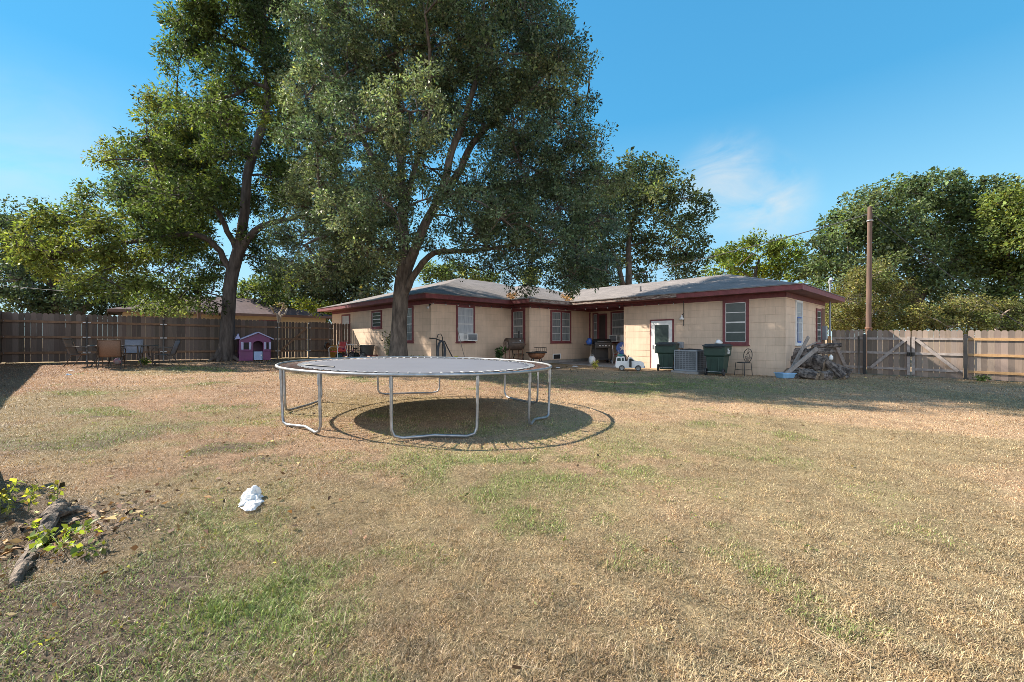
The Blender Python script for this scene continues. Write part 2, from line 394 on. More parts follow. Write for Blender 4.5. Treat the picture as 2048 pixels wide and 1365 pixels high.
def axis_lines(lo, hi, step, far):
    core = list(np.arange(lo, hi + 1e-6, step)); a = []; d = step; v = lo
    while v > -far: d *= 1.35; v -= d; a.append(v)
    b = []; d = step; v = hi
    while v < far: d *= 1.35; v += d; b.append(v)
    return np.array(a[::-1] + core + b)
xs = axis_lines(-21, 21, .10, 420); ys = axis_lines(.4, 25, .10, 420)
GX, GYY = np.meshgrid(xs, ys); gx = GX.ravel(); gy = GYY.ravel()
Vg = np.stack([gx, gy, gz(gx, gy) - .006], 1)
nx, ny = len(xs), len(ys)
ii = np.arange(nx * ny).reshape(ny, nx)
Fg = np.stack([ii[:-1, :-1].ravel(), ii[:-1, 1:].ravel(), ii[1:, 1:].ravel(), ii[1:, :-1].ravel()], 1)
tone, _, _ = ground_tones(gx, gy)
def ground_mat():
    m, nt, b = _nodes('dry_lawn'); L = nt.links.new
    b.inputs['Roughness'].default_value = 1; b.inputs['Specular IOR Level'].default_value = .1
    at = N(nt, 'ShaderNodeAttribute', attribute_name='tone'); tc = N(nt, 'ShaderNodeTexCoord')
    n1 = N(nt, 'ShaderNodeTexNoise', Scale=38, Detail=6, Roughness=.75); L(tc.outputs['Object'], n1.inputs['Vector'])
    n2 = N(nt, 'ShaderNodeTexNoise', Scale=9, Detail=5, Roughness=.7); L(tc.outputs['Object'], n2.inputs['Vector'])
    r1 = N(nt, 'ShaderNodeMapRange'); r1.inputs['From Min'].default_value = .32; r1.inputs['From Max'].default_value = .68; r1.inputs['To Min'].default_value = .42; r1.inputs['To Max'].default_value = 1.3
    L(n1.outputs['Fac'], r1.inputs['Value'])
    r2 = N(nt, 'ShaderNodeMapRange'); r2.inputs['From Min'].default_value = .3; r2.inputs['From Max'].default_value = .7; r2.inputs['To Min'].default_value = .75; r2.inputs['To Max'].default_value = 1.12
    L(n2.outputs['Fac'], r2.inputs['Value'])
    mm = N(nt, 'ShaderNodeMath', operation='MULTIPLY'); L(r1.outputs[0], mm.inputs[0]); L(r2.outputs[0], mm.inputs[1])
    mu = N(nt, 'ShaderNodeVectorMath', operation='SCALE'); L(at.outputs['Color'], mu.inputs[0]); L(mm.outputs[0], mu.inputs['Scale']); L(mu.outputs[0], b.inputs['Base Color'])
    bp = N(nt, 'ShaderNodeBump', Strength=.9, Distance=.03); L(n1.outputs['Fac'], bp.inputs['Height']); L(bp.outputs[0], b.inputs['Normal'])
    return m
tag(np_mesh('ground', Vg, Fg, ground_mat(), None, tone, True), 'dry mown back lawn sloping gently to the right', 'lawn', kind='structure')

# ------------------------------------------------------------------ grass blades (one object: nobody could count them)
def blades(n, y0, y1, seed):
    r = np.random.default_rng(seed)
    y = np.exp(r.uniform(math.log(y0), math.log(y1), n)); x = r.uniform(-1.42, 1.42, n) * y
    tone, g, s = ground_tones(x, y)
    clump = fbm(x, y, .16, 71, 2)
    fine = fbm(x, y, .055, 83, 2); fine2 = fbm(x, y, .11, 87, 2)
    keep = (r.random(n) > s * .8) & (r.random(n) < np.clip(-.10 + 1.0 * clump + .9 * fine, .08, 1))
    # nothing grows through the slabs and the house
    X = x - C1.x; Yy = y - C1.y; u = -(X * .6854) + Yy * .7282; v = X * .7282 + Yy * .6854
    keep &= ~((v > -.1) & (u > -.1) & (u < 12)) & ~((u > 9.3) & (v > -3)) & ~((u > 10.6) & (v > -7.4)) & ~((v > -1.2) & (u > 6) & (u < 11))
    x, y, tone, g, clump, fine, fine2 = x[keep], y[keep], tone[keep], g[keep], clump[keep], fine[keep], fine2[keep]; n = len(x)
    z = gz(x, y) - .006
    far = np.maximum(1, y / 3.2)
    L = r.gamma(3.0, .0055, n) * (.5 + .8 * clump) * (1 + .28 * g) * far ** .35
    W = r.uniform(.0008, .0017, n) * (1 + .5 * g) * far ** .85
    az = r.uniform(0, 2 * PI, n); lean = r.uniform(.45, 1.5, n) * (1 - .35 * g)
    d = np.stack([np.cos(az), np.sin(az), np.zeros(n)], 1); side = np.stack([-np.sin(az), np.cos(az), np.zeros(n)], 1)
    b = np.stack([x, y, z], 1)
    up = np.array([0, 0, 1.])
    mid = b + d * (L * np.sin(lean) * .5)[:, None] + up * (L * np.cos(lean) * .62)[:, None]
    tip = mid + d * (L * .5 * np.sin(np.minimum(lean + .5, 1.75)))[:, None] + up * (L * .5 * np.cos(np.minimum(lean + .5, 1.75)))[:, None]
    V = np.stack([b - side * W[:, None], b + side * W[:, None], mid + side * (W * .8)[:, None], mid - side * (W * .8)[:, None], tip], 1).reshape(-1, 3)
    i = np.arange(n)[:, None] * 5
    q = np.concatenate([i + 0, i + 1, i + 2, i + 3], 1); t = np.concatenate([i + 3, i + 2, i + 4, i + 4], 1)
    pick = r.random(n)
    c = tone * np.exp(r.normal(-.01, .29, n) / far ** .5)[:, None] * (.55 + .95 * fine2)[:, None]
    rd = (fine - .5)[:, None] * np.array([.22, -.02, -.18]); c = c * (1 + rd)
    gsel = (pick < .05 + .72 * g) & (g > .08); c[gsel] = np.array([.185, .25, .07]) * r.uniform(.6, 1.4, gsel.sum())[:, None] + r.uniform(0, .05, gsel.sum())[:, None] * np.array([1, .6, .1])
    ps = (pick > .91) & ~gsel; c[ps] = np.array([.48, .375, .255]) * r.uniform(.8, 1.15, ps.sum())[:, None]
    ds = (pick > .62) & (pick < .72) & ~gsel; c[ds] = np.array([.22, .14, .085]) * r.uniform(.6, 1.1, ds.sum())[:, None]
    C = np.repeat(c, 5, 0)
    return V, q, t, C
V, q, t, C = blades(NBLADES, 1.15, 15.5, 5)
tri = np.concatenate([q[:, [0, 1, 2]], q[:, [0, 2, 3]], t[:, :3]], 0)
tag(np_mesh('grass', V, tri, M_blade, None, C), 'short dry straw and green grass over the whole lawn', 'grass', kind='stuff')
# ------------------------------------------------------------------ the house (local x = -u, local y = v)
house = thing('house', 'low tan sided house with maroon trim and grey hip roof', 'house', C1, HROT)
WT = 2.80                                            # soffit height
def lx(u): return -u
def wall_courses(mb, p0, p1, out, skip=0):
    """siding courses from p0 to p1 (local xy), each lapping over the one below"""
    p0 = Vector((*p0, 0)); p1 = Vector((*p1, 0)); o = Vector((*out, 0)); z = ZF + skip * CRS
    while z < WT - .02:
        z1 = min(z + CRS, WT)
        a = o * .010; b = o * .004
        vs = [p0 + a + Vector((0, 0, z)), p1 + a + Vector((0, 0, z)), p1 + b + Vector((0, 0, z1)), p0 + b + Vector((0, 0, z1)),
              p0 + Vector((0, 0, z)), p1 + Vector((0, 0, z))]
        mb.add(vs, [(0, 1, 2, 3), (4, 5, 1, 0)])
        z = z1
walls = MB()
corners = dict(a=(0, 0), b=(-6.254, 0), c=(-6.254, 1.83), d=(-9.49, 1.83), e=(-9.49, -2.78), f=(-10.66, -2.78), g=(-10.66, -7.28), h=(-21.3, -7.28))
def W(k0, k1, out): wall_courses(walls, corners[k0], corners[k1], out, 1 if k0 in 'dfh' and k1 in 'cefg' and (k0, k1) != ('d', 'c') else 0)
W('b', 'a', (0, -1)); W('c', 'b', (-1, 0)); W('d', 'c', (0, -1)); W('d', 'e', (1, 0)); W('f', 'e', (0, -1)); W('f', 'g', (1, 0)); W('h', 'g', (0, -1))
wall_courses(walls, (0, 0), (0, 5.94), (1, 0)); wall_courses(walls, (0, 5.94), (-21.3, 5.94), (0, 1)); wall_courses(walls, (-21.3, 5.94), (-21.3, -7.28), (-1, 0))
# corner boards (same paint) and the backing core
for x, y in ((0, 0), (-6.254, 0), (-9.49, -2.78), (-10.66, -7.28), (-21.3, -7.28), (0, 5.94)):
    walls.box(x - .022, x + .022, y - .022, y + .022, ZF + (CRS if x < -9 else 0), WT - .16)
wo = walls.build('wall', M_siding, house)
found = MB()
for (x0, x1, y0, y1) in ((-6.22, -.03, .03, 5.9), (-21.2, -9.53, -2.74, 5.9), (-21.2, -10.7, -7.24, -2.7)):
    found.box(x0, x1, y0, y1, -.6, ZF - .004 + (CRS if x0 < -20 else 0))
found.build('foundation', M_conc, house)
core = MB()
for (x0, x1, y0, y1, z0) in ((-6.22, -.03, .03, 5.9, ZF), (-9.5, -6.2, 1.86, 5.9, ZF), (-21.2, -9.52, -2.75, 5.9, ZF + CRS), (-21.2, -10.69, -7.25, -2.7, ZF + CRS)):
    core.box(x0, x1, y0, y1, z0, WT - .01)
core.build('sheathing', M_siding, house)

# roof: the union of three hip roofs of one pitch
PITCH, ZE = .296, 2.985
BL = ((-.6, 16., -.6, 6.5), (10.1, 21.9, -7.9, 6.5), (8.9, 21.9, -3.4, 6.5))
def roof_h(u, v):
    best = -1.0
    for (u0, u1, v0, v1) in BL:
        h = min(u - u0, u1 - u, v - v0, v1 - v)
        if h >= -1e-6: best = max(best, h)
    return best
rv = {}; rV = []; rF = []
def rvert(i, j):
    if (i, j) not in rv:
        u, v = i * .1, j * .1
        h = max(roof_h(u, v), 0)
        sag = (float(vnoise(u, v, 1.3, 90)) - .5) * .025 * min(1, h * 3)
        rv[(i, j)] = len(rV); rV.append((-u, v, ZE + h * PITCH + sag))
    return rv[(i, j)]
for i in range(-6, 219):
    for j in range(-79, 65):
        uc, vc = i * .1 + .05, j * .1 + .05
        hc = roof_h(uc, vc)
        if hc < 0: continue
        a, b, c, d = rvert(i, j), rvert(i + 1, j), rvert(i + 1, j + 1), rvert(i, j + 1)
        ha, hb, hcc, hd = (roof_h(i * .1, j * .1), roof_h(i * .1 + .1, j * .1), roof_h(i * .1 + .1, j * .1 + .1), roof_h(i * .1, j * .1 + .1))
        if abs((ha + hcc) / 2 - hc) <= abs((hb + hd) / 2 - hc): rF += [(a, c, b), (a, d, c)]
        else: rF += [(a, d, b), (b, d, c)]
roof = np_mesh('roof', np.array(rV), np.array(rF), M_roof, house)
# eave outline (u, v), clockwise seen from above
EV = [(-.6, -.6), (8.9, -.6), (8.9, -3.4), (10.1, -3.4), (10.1, -7.9), (21.9, -7.9), (21.9, 6.5), (-.6, 6.5)]
so = MB()
for (u0, u1, v0, v1) in ((-.59, 8.9, -.59, 6.49), (8.9, 21.89, -3.39, 6.49), (10.1, 21.89, -7.89, -3.39)):
    so.box(-u1, -u0, v0, v1, WT, WT + .02)
so.build('soffit', M_soffit, house)
for k in range(8):
    (u0, v0), (u1, v1) = EV[k], EV[(k + 1) % 8]
    f = MB(); e = MB()
    d = Vector((u1 - u0, v1 - v0, 0)).normalized()
    if abs(d.x) > .5: n = Vector((0, -1, 0)) if v0 < 0 else Vector((0, 1, 0))
    else: n = Vector((-1 if k in (7,) else (1 if u0 > 15 else -1), 0, 0))
    if k == 0:          # the gutterless long eave: weathered on the left, repainted on the right
        f.box(-3.55, .603, -.625, -.603, WT - .01, ZE - .02); f.box(-8.9, -3.55, -.623, -.603, WT + .03, ZE - .022, 1)
        e.box(-8.9, .6, -.66, -.52, ZE - .022, ZE + .008)
    elif abs(d.x) > .5:
        x0, x1 = sorted((-u0, -u1)); s = -1 if v0 < 0 else 1
        ya, yb = sorted((v0 + s * .003, v0 + s * .025)); f.box(x0, x1, ya, yb, WT - .01, ZE - .02)
        ya, yb = sorted((v0 - s * .08, v0 + s * .05)); e.box(x0, x1, ya, yb, ZE - .022, ZE + .008)
    else:
        s = 1 if -u0 > -15 else -1
        xa, xb = sorted((-u0 + s * .003, -u0 + s * .025)); y0, y1 = sorted((v0, v1))
        if k == 1: f.box(xa, xb, y0, y1, WT + .03, ZE - .022, 1)
        else: f.box(xa, xb, y0, y1, WT - .01, ZE - .02)
        xa, xb = sorted((-u0 - s * .08, -u0 + s * .05)); e.box(xa, xb, y0, y1, ZE - .022, ZE + .008)
    fo = f.build('fascia', [M_trim, M_trimold], house)
    if k in (0, 1): fo['label'] = 'peeling weathered fascia board'
    e.build('shingle_edge', M_roof, house)
# frieze boards where wall meets soffit
fz = MB()
def frieze(p0, p1, out, h=.17):
    (x0, y0), (x1, y1) = p0, p1
    a, b = .006, .03
    xs_ = sorted((x0, x1)); ys_ = sorted((y0, y1))
    if out[0] == 0:
        q = sorted((y0 + out[1] * a, y0 + out[1] * b)); fz.box(xs_[0], xs_[1], q[0], q[1], WT - h, WT - .003)
    else:
        q = sorted((x0 + out[0] * a, x0 + out[0] * b)); fz.box(q[0], q[1], ys_[0], ys_[1], WT - h, WT - .003)
frieze((-6.254, 0), (.03, 0), (0, -1)); frieze((0, -.03), (0, 5.94), (1, 0)); frieze((-9.49, -2.78), (-9.49, 1.8), (1, 0)); frieze((-10.66, -2.78), (-9.46, -2.78), (0, -1))
frieze((-10.66, -7.31), (-10.66, -2.81), (1, 0)); frieze((-21.3, -7.28), (-10.63, -7.28), (0, -1)); frieze((-9.49, 1.83), (-6.28, 1.83), (0, -1))
fz.build('frieze', M_trim, house)
# porch ceiling beam on the line of the eave
bm_ = MB(); bm_.box(-9.46, -6.28, -.14, -.02, WT - .16, WT - .003); bm_.build('porch_beam', M_trim, house)

# windows ----------------------------------------------------------------------------------
def frame_M(side, c0):
    """matrix from window space (x along the wall as seen from the yard, y outward negative, z up) to house space"""
    if side[0] == 'V': return Matrix.Translation((0, side[1], 0))                       # wall on constant v, outward -y
    return Matrix.Translation((-side[1], 0, 0)) @ Matrix.Rotation(R(90), 4, 'Z')        # wall on constant u, outward +x
def window(side, s0, s1, z0, z1, rows=4, cols=1, fr=.09, pane=None, frm=None, sash=None, split=None, label=None, lower=None):
    """s0..s1 along the wall (local x on V walls, local y on U walls)"""
    pane = pane or M_curtain; frm = frm or M_trim; sash = sash or M_alum
    M = frame_M(side, 0)
    f = MB()
    f.box(s0, s0 + fr, -.05, .0, z0, z1, 0, M); f.box(s1 - fr, s1, -.05, .0, z0, z1, 0, M)
    f.box(s0 + fr, s1 - fr, -.05, .0, z1 - fr, z1, 0, M); f.box(s0 + fr, s1 - fr, -.05, .0, z0, z0 + fr, 0, M)
    f.box(s0 - .03, s1 + .03, -.075, .0, z0 - .035, z0 - .001, 0, M)
    for c in range(1, cols):
        xc = s0 + fr + (s1 - s0 - 2 * fr) * c / cols
        f.box(xc - fr * .5, xc + fr * .5, -.047, .0, z0 + fr, z1 - fr, 0, M)
    wo = f.build('window', frm, house, .004)
    if label: wo['label'] = label
    g = MB(); a0, a1, b0, b1 = s0 + fr, s1 - fr, z0 + fr, z1 - fr
    g.box(a0, a1, -.022, -.002, b0, b1, 0, M)
    g.build('pane', pane, wo)
    h = MB()
    for c in range(cols):
        x0 = a0 + (a1 - a0) * c / cols + (fr * .5 if c else 0); x1 = a0 + (a1 - a0) * (c + 1) / cols - (fr * .5 if c < cols - 1 else 0)
        h.box(x0, x0 + .022, -.036, -.022, b0, b1, 0, M); h.box(x1 - .022, x1, -.036, -.022, b0, b1, 0, M)
        for i in range(rows + 1):
            zc = b0 + (b1 - b0) * i / rows
            t = .020 if i in (0, rows) else .014
            if i == rows // 2: t = .026
            h.box(x0 + .022, x1 - .022, -.035, -.022, max(b0, zc - t), min(b1, zc + t), 0, M)
    h.build('sash', sash, wo)
    return wo, M
def sV(px, v): return -onV(px, v)
def sU(px, u): return onU(px, u)
# long facade
s0, s1 = sV(1446, 0), sV(1498, 0)
window(('V', 0), s0, s1, zV(1470, 690, 0), 2.63, 4, 1, .10, M_paneg)
# right end wall
window(('U', 0), sU(1590, 0), sU(1603, 0), zU(1596, 690, 0), 2.60, 4, 1, .07, M_curtainw, M_white, M_alum, label='white framed window with blue masking tape on its lower sash')
mb = MB(); Mx = frame_M(('U', 0), 0); a0, a1 = sU(1591.5, 0), sU(1601.5, 0); zb = zU(1596, 688, 0)
mb.box(a0 + .10, a0 + .15, -.045, -.037, zb + .06, zb + .95, 0, Mx); mb.box(a0 + .15, a1 - .12, -.044, -.037, zb + .04, zb + .09, 0, Mx); mb.box(a0 + .05, a1 - .05, -.045, -.037, zb + .94, zb + .98, 0, Mx)
mb.build('masking_tape', M_blue, house)
window(('U', 0), sU(1631, 0), sU(1641.5, 0), zU(1636, 690, 0), 2.45, 5, 1, .10, M_paneg)
mb = MB(); mb.box(sU(1643, 0), sU(1648, 0), -.03, .0, .1, 2.5, 0, Mx); mb.build('trim_board', M_rail, house)
# block that juts toward the yard
window(('U', 9.49), sU(1100.4, 9.49), sU(1141.3, 9.49), zU(1120, 686, 9.49), 2.60, 4, 2, .10, M_curtain)
window(('U', 9.49), sU(1178, 9.49), sU(1183.5, 9.49), zU(1180, 690, 9.49), 2.60, 4, 1, .07, M_curtain)
window(('V', -2.78), sV(1023.5, -2.78), sV(1051, -2.78), zV(1040, 688, -2.78), 2.62, 4, 1, .14, M_curtain)
# left part
ws0, ws1 = sU(911.5, 10.66), sU(949, 10.66)
window(('U', 10.66), ws0, ws1, zU(930, 685, 10.66), 2.63, 4, 1, .09, M_curtainw)
for (pa, pb, py, zt, pn, rows) in ((684.5, 701, 683, 2.55, M_curtainw, 4), (744.5, 764.5, 657, 2.58, M_paneg, 4), (808, 827.5, 685, 2.62, M_curtain, 4)):
    window(('V', -7.28), sV(pa, -7.28), sV(pb, -7.28), zV((pa + pb) / 2, py, -7.28), zt, rows, 1, .09, pn)
# porch back wall: recessed door and a window
window(('V', 1.83), sV(1186, 1.83), sV(1197, 1.83), .75, 2.55, 4, 1, .07, M_curtain)
window(('V', 1.83), sV(1222, 1.83), sV(1255, 1.83), zV(1235, 686, 1.83), 2.58, 4, 1, .08, M_curtain)
dm = MB(); Md = frame_M(('V', 1.83), 0)
a, b = sV(1199, 1.83), sV(1212, 1.83)
dm.box(a, b, -.02, 0, .06, 2.42, 0, Md); do = dm.build('door', pmat('dark_brown_door', (.05, .035, .03), None, 4, .5), house); do['label'] = 'dark brown back door in the porch recess'
fm = MB(); fm.box(a - .08, a, -.05, 0, .06, 2.5, 0, Md); fm.box(b, b + .08, -.05, 0, .06, 2.5, 0, Md); fm.box(a, b, -.05, 0, 2.42, 2.5, 0, Md); fm.build('frame', M_trim, do)
# white storm door of the long facade
d0, d1 = sV(1303.5, 0), sV(1345.5, 0); dz0, dz1 = zV(1325, 743, 0), zV(1325, 642, 0)
M0 = Matrix.Identity(4)
fm = MB(); fm.box(d0 - .06, d0, -.05, 0, dz0, dz1 + .06); fm.box(d1, d1 + .06, -.05, 0, dz0, dz1 + .06); fm.box(d0, d1, -.05, 0, dz1, dz1 + .06)
sd = MB(); w = d1 - d0
for (x0, x1, z0, z1) in ((d0, d0 + .17 * w, dz0, dz1), (d1 - .17 * w, d1, dz0, dz1), (d0 + .17 * w, d1 - .17 * w, dz1 - .18, dz1), (d0 + .17 * w, d1 - .17 * w, dz0, dz0 + .75), (d0 + .17 * w, d1 - .17 * w, dz0 + 1.06, dz0 + 1.12)):
    sd.box(x0, x1, -.045, -.005, z0, z1)
door = sd.build('door', M_white, house, .004); door['label'] = 'white storm door with a tall glass panel'
fm.build('frame', M_trim, door)
g = MB(); g.box(d0 + .17 * w, d1 - .17 * w, -.03, -.008, dz0 + .75, dz1 - .18); g.build('pane', M_paneg, door)
hb = MB(); hb.box(d0 + .05, d0 + .09, -.075, -.045, dz0 + .95, dz0 + 1.1); hb.build('handle', M_alum, door)
st = MB(); st.box(d0 - .1, d1 + .15, -.45, -.02, -.4, dz0 - .01); st.build('doorstep', M_conc, house, .01)
# disconnect box and conduit
x0, x1 = sV(1356.5, 0), sV(1368, 0)
mb = MB(); mb.box(x0, x1, -.14, -.01, zV(1362, 697, 0), zV(1362, 684, 0)); bx = mb.build('disconnect_box', M_acgrey, house, .006)
mb = MB(); mb.tube([((x0 + x1) / 2, -.06, zV(1362, 697, 0)), ((x0 + x1) / 2, -.06, .35), ((x0 + x1) / 2 + .15, -.35, .28)], .018, 6); mb.build('conduit', M_acgrey, bx)
# crawl-space vent
mb = MB(); Mf = frame_M(('U', 9.49), 0); v0, v1 = sU(1105, 9.49), sU(1121, 9.49)
mb.box(v0, v0 + .05, -.03, 0, .22, .47, 0, Mf); mb.box(v1 - .05, v1, -.03, 0, .22, .47, 0, Mf); mb.box(v0 + .05, v1 - .05, -.03, 0, .43, .47, 0, Mf); vo = mb.build('foundation_vent', M_white, house)
mb = MB(); mb.box(v0 + .05, v1 - .05, -.018, -.002, .22, .43, 0, Mf); mb.build('opening', M_dark, vo)
# roof pipes, mast with weatherhead
def roof_pt(px, py, Y0):
    """roof point nearest the sight line through a pixel"""
    best = None
    for k in range(400):
        Y = Y0 + k * .02
        p = AT(px, py, Y); q = p - C1; u = q.dot(UA); v = q.dot(VB)
        h = roof_h(u, v)
        if h >= 0 and p.z <= ZE + h * PITCH: return -u, v, ZE + h * PITCH
    return None
for (px, py, r_, hgt, mm, cap) in ((829.5, 577, .07, .34, M_black, False), (979, 572, .08, .26, M_galv, True), (962.5, 572, .05, .3, M_rust, False), (1068, 573, .045, .7, M_wire, False), (1281, 583, .04, .22, M_wire, False)):
    q = roof_pt(px, py, 14)
    if q is None: continue
    mb = MB(); mb.lathe([(r_ * 1.9, q[2] - .08), (r_ * 1.7, q[2] + .02), (r_, q[2] + .05), (r_, q[2] + hgt)] + ([(r_ * 1.5, q[2] + hgt), (r_ * 1.4, q[2] + hgt + .06), (.02, q[2] + hgt + .09)] if cap else [(r_ * .8, q[2] + hgt)]), 12, 0, Matrix.Translation((q[0], q[1], 0)))
    mb.build('vent_pipe', mm, house)
mb = MB(); mxp = (.25, 5.6)
mb.tube([(mxp[0], mxp[1], 1.0), (mxp[0], mxp[1], 3.55)], .035, 8); mb.tube([(mxp[0], mxp[1], 3.55), (mxp[0], mxp[1] + .02, 3.66), (mxp[0] + .06, mxp[1] - .08, 3.74), (mxp[0] + .08, mxp[1] - .16, 3.66)], [.05, .07, .07, .05], 8)
mast = mb.build('service_mast', M_acgrey, house)
mb = MB(); mb.box(.02, .17, 5.3, 5.6, 1.15, 1.75); mb.build('electric_meter', M_acgrey, mast, .01)
# floodlight on the left corner
mb = MB(); q = (-10.55, -7.42, 2.55)
mb.lathe([(.02, 0), (.05, .02), (.05, .05), (.02, .06)], 10, 0, MT(*q)); mb.tube([q, (q[0] + .05, q[1] - .07, q[2] - .06)], .02, 6)
mb.lathe([(.02, 0), (.055, .08), (.055, .10)], 10, 1, MT(q[0] + .05, q[1] - .07, q[2] - .06, rx=R(130)))
mb.build('floodlight', [M_black, M_bulb], house)
patio = MB(); patio.box(-9.46, -6.0, -1.25, 1.80, -.5, .035); pt = patio.build('patio', M_conc, None, .01); pt.location = C1; pt.rotation_euler.z = HROT
tag(pt, 'grey concrete patio slab in the porch recess', 'patio', kind='structure')

# window air conditioners (hang in the windows: things of their own)
def window_ac(side, s0, s1, z0, z1, label, filler=None):
    M = Matrix.Translation(C1) @ Matrix.Rotation(HROT, 4, 'Z') @ frame_M(side, 0)
    o = M @ Vector(((s0 + s1) / 2, 0, z0))
    t = thing('window_air_conditioner', label, 'air conditioner', o, HROT + (R(90) if side[0] == 'U' else 0), 'window air conditioners')
    w = (s1 - s0) / 2; h = z1 - z0
    b = MB(); b.box(-w, w, -.34, -.055, 0, h); b.build('housing', M_white, t, .012)
    g = MB(); g.box(-w * .82, w * .82, -.348, -.339, h * .12, h * .88)
    g.build('grille', M_fin, t)
    s = MB()
    for i in range(7):
        z = h * (.16 + .68 * i / 6); s.box(-w * .8, w * .8, -.354, -.347, z - .006, z + .006)
    for i in range(4):
        y = -.30 + i * .06; s.box(w - .001, w + .004, y, y + .03, h * .3, h * .75); s.box(-w - .004, -w + .001, y, y + .03, h * .3, h * .75)
    s.build('louvres', M_acgrey, t)
    if filler:
        f = MB(); f.box(filler[0] - (s0 + s1) / 2, filler[1] - (s0 + s1) / 2, -.075, -.056, -.01, h + .01); f.build('filler_panel', M_white, t)
    return t
zz0, zz1 = zU(930, 682.5, 10.66), zU(930, 667.5, 10.66)
window_ac(('U', 10.66), ws0 + (ws1 - ws0) * .36, ws1 - .10, zz0, zz1, 'white window air conditioner in the window beside the dark hose coil', (ws0 + .09, ws0 + (ws1 - ws0) * .36))
p0, p1 = sV(1225.5, 1.83), sV(1241.5, 1.83)
window_ac(('V', 1.83), p0, p1, zV(1233, 684, 1.83), zV(1233, 670.5, 1.83), 'white window air conditioner in the porch window above the star sign', (p1, p1 + .22))

# string lights along the eaves: wire + bulbs
sl = thing('string_lights', 'string of clear bulbs hung along the eaves from the left corner to the white door', 'string lights', C1, HROT)
path = [(-10.50, -7.3), (-10.50, -2.95), (-9.34, -2.94), (-9.34, -.25), (-6.1, -.20), (-3.7, -.16)]
w_ = MB(); pts = []
lens = [0]
for a, b in zip(path, path[1:]): lens.append(lens[-1] + math.dist(a, b))
def on_path(s):
    for i in range(len(path) - 1):
        if s <= lens[i + 1] + 1e-6:
            f = (s - lens[i]) / (lens[i + 1] - lens[i]); return path[i][0] + f * (path[i + 1][0] - path[i][0]), path[i][1] + f * (path[i + 1][1] - path[i][1])
step = .62; n = int(lens[-1] / step)
bulb_mb = MB(); bulb_mb.lathe([(.004, 0), (.016, 0), (.018, -.05), (.016, -.055)], 8, 0); bulb_mb.lathe([(.012, -.056), (.026, -.085), (.024, -.105), (.006, -.118)], 8, 1)
proto = None
for i in range(n + 1):
    s = i * step; x, y = on_path(s); z = 2.70
    pts.append((x, y, z))
    if i < n:
        xm, ym = on_path(s + step / 2); pts.append((xm, ym, z - .035))
    if proto is None:
        proto = bulb_mb.build('bulb', [M_black, M_bulb], sl); proto.location = (x, y, z)
    else:
        c = proto.copy(); COL.objects.link(c); c.parent = sl; c.location = (x, y, z)
w_.tube(pts, .007, 5); w_.build('cable', M_black, sl)
# lamp hanging on its cord by the white door
q = HP(onV(1367, -.10), -.10, 0)
hl = thing('pendant_lamp', 'small white lamp hanging on a dark cord beside the white door', 'lamp', (q.x, q.y, 0), HROT)
mb = MB(); mb.tube([(0, 0, 2.70), (.01, 0, 2.3), (0, 0, 1.72)], .011, 6); mb.build('cord', M_black, hl)
mb = MB(); mb.lathe([(.02, 2.16), (.03, 2.12), (.035, 2.07), (.09, 2.03), (.095, 1.97), (.05, 1.96)], 12, 0, MT(-.07)); mb.tube([(0, 0, 2.2), (-.07, 0, 2.16)], .012, 6, 1); mb.build('lamp_shade', [M_white, M_black], hl)
# ------------------------------------------------------------------ fences
FA = Vector((-18.2, 15.1, 0)); FD = Vector((.769, .64, 0)).normalized()
def fence_pt(w): p = FA + FD * w; return Vector((p.x, p.y, gzf(p.x, p.y)))
def picket_panel(parent, p, q, h, mat, seed, out, gap=.012, z_lift=.03, top=None, name='picket_panel'):
    """dog-eared pickets from p to q; out = side the rails are on (pickets stand on the other side)"""
    r = random.Random(seed); d = (q - p); d.z = 0; L = d.length; d.normalize(); o = Vector(out)
    V = []; Fq = []; T = []
    n = max(1, int(round(L / .148))); pw = L / n
    for i in range(n):
        a = i * pw + gap * r.uniform(.25, .9); b = (i + 1) * pw - gap * r.uniform(.1, .7)
        m = p + d * ((a + b) / 2); g = p.z + (q.z - p.z) * ((a + b) / 2 / L)
        z0 = g + z_lift + r.uniform(-.012, .012); z1 = (top(((a + b) / 2) / L) if top else g + h) + r.uniform(-.011, .011) * (.5 if top else 1)
        lean = r.uniform(-.002, .002)
        prof = [(a, z0), (b, z0), (b + lean, z1 - .045), (b - .035 + lean, z1), (a + .035 + lean, z1), (a + lean, z1 - .045)]
        base = len(V)
        for y in (-.002, -.019):
            for s, z in prof: V.append(tuple(p + d * s + o * y + Vector((0, 0, z - p.z))))
        k = 6
        Fq += [tuple(base + j for j in range(6)), tuple(base + 11 - j for j in range(6))] + [(base + j, base + 6 + j, base + 6 + (j + 1) % 6, base + (j + 1) % 6) for j in range(6)]
        t = r.uniform(.62, 1.28); tt = (t * r.uniform(.97, 1.05), t, t * r.uniform(.94, 1.03))
        T += [tt] * 12
    me = bpy.data.meshes.new(name); me.from_pydata(V, [], Fq); me.materials.append(mat)
    at = me.color_attributes.new('tone', 'FLOAT_COLOR', 'POINT')
    at.data.foreach_set('color', np.concatenate([np.array(T), np.ones((len(T), 1))], 1).astype(np.float32).ravel())
    ob = bpy.data.objects.new(name, me); COL.objects.link(ob); ob.parent = parent; ob.matrix_parent_inverse = parent.matrix_world.inverted() if False else Matrix.Translation(-Vector(parent.location))
    return ob
def local_part(o, parent):
    o.parent = parent; o.matrix_parent_inverse = Matrix.Translation(-Vector(parent.location)); return o
def rails(parent, p, q, hs, mat, out, w=.04, h=.085, inset=0):
    o = Vector(out); d = (q - p).normalized()
    for z in hs:
        mb = MB(); mb.bar(p + d * inset + o * .02 + Vector((0, 0, z)), q - d * inset + o * .02 + Vector((0, 0, z)), w, h)
        local_part(mb.build('rail', mat, None), parent)
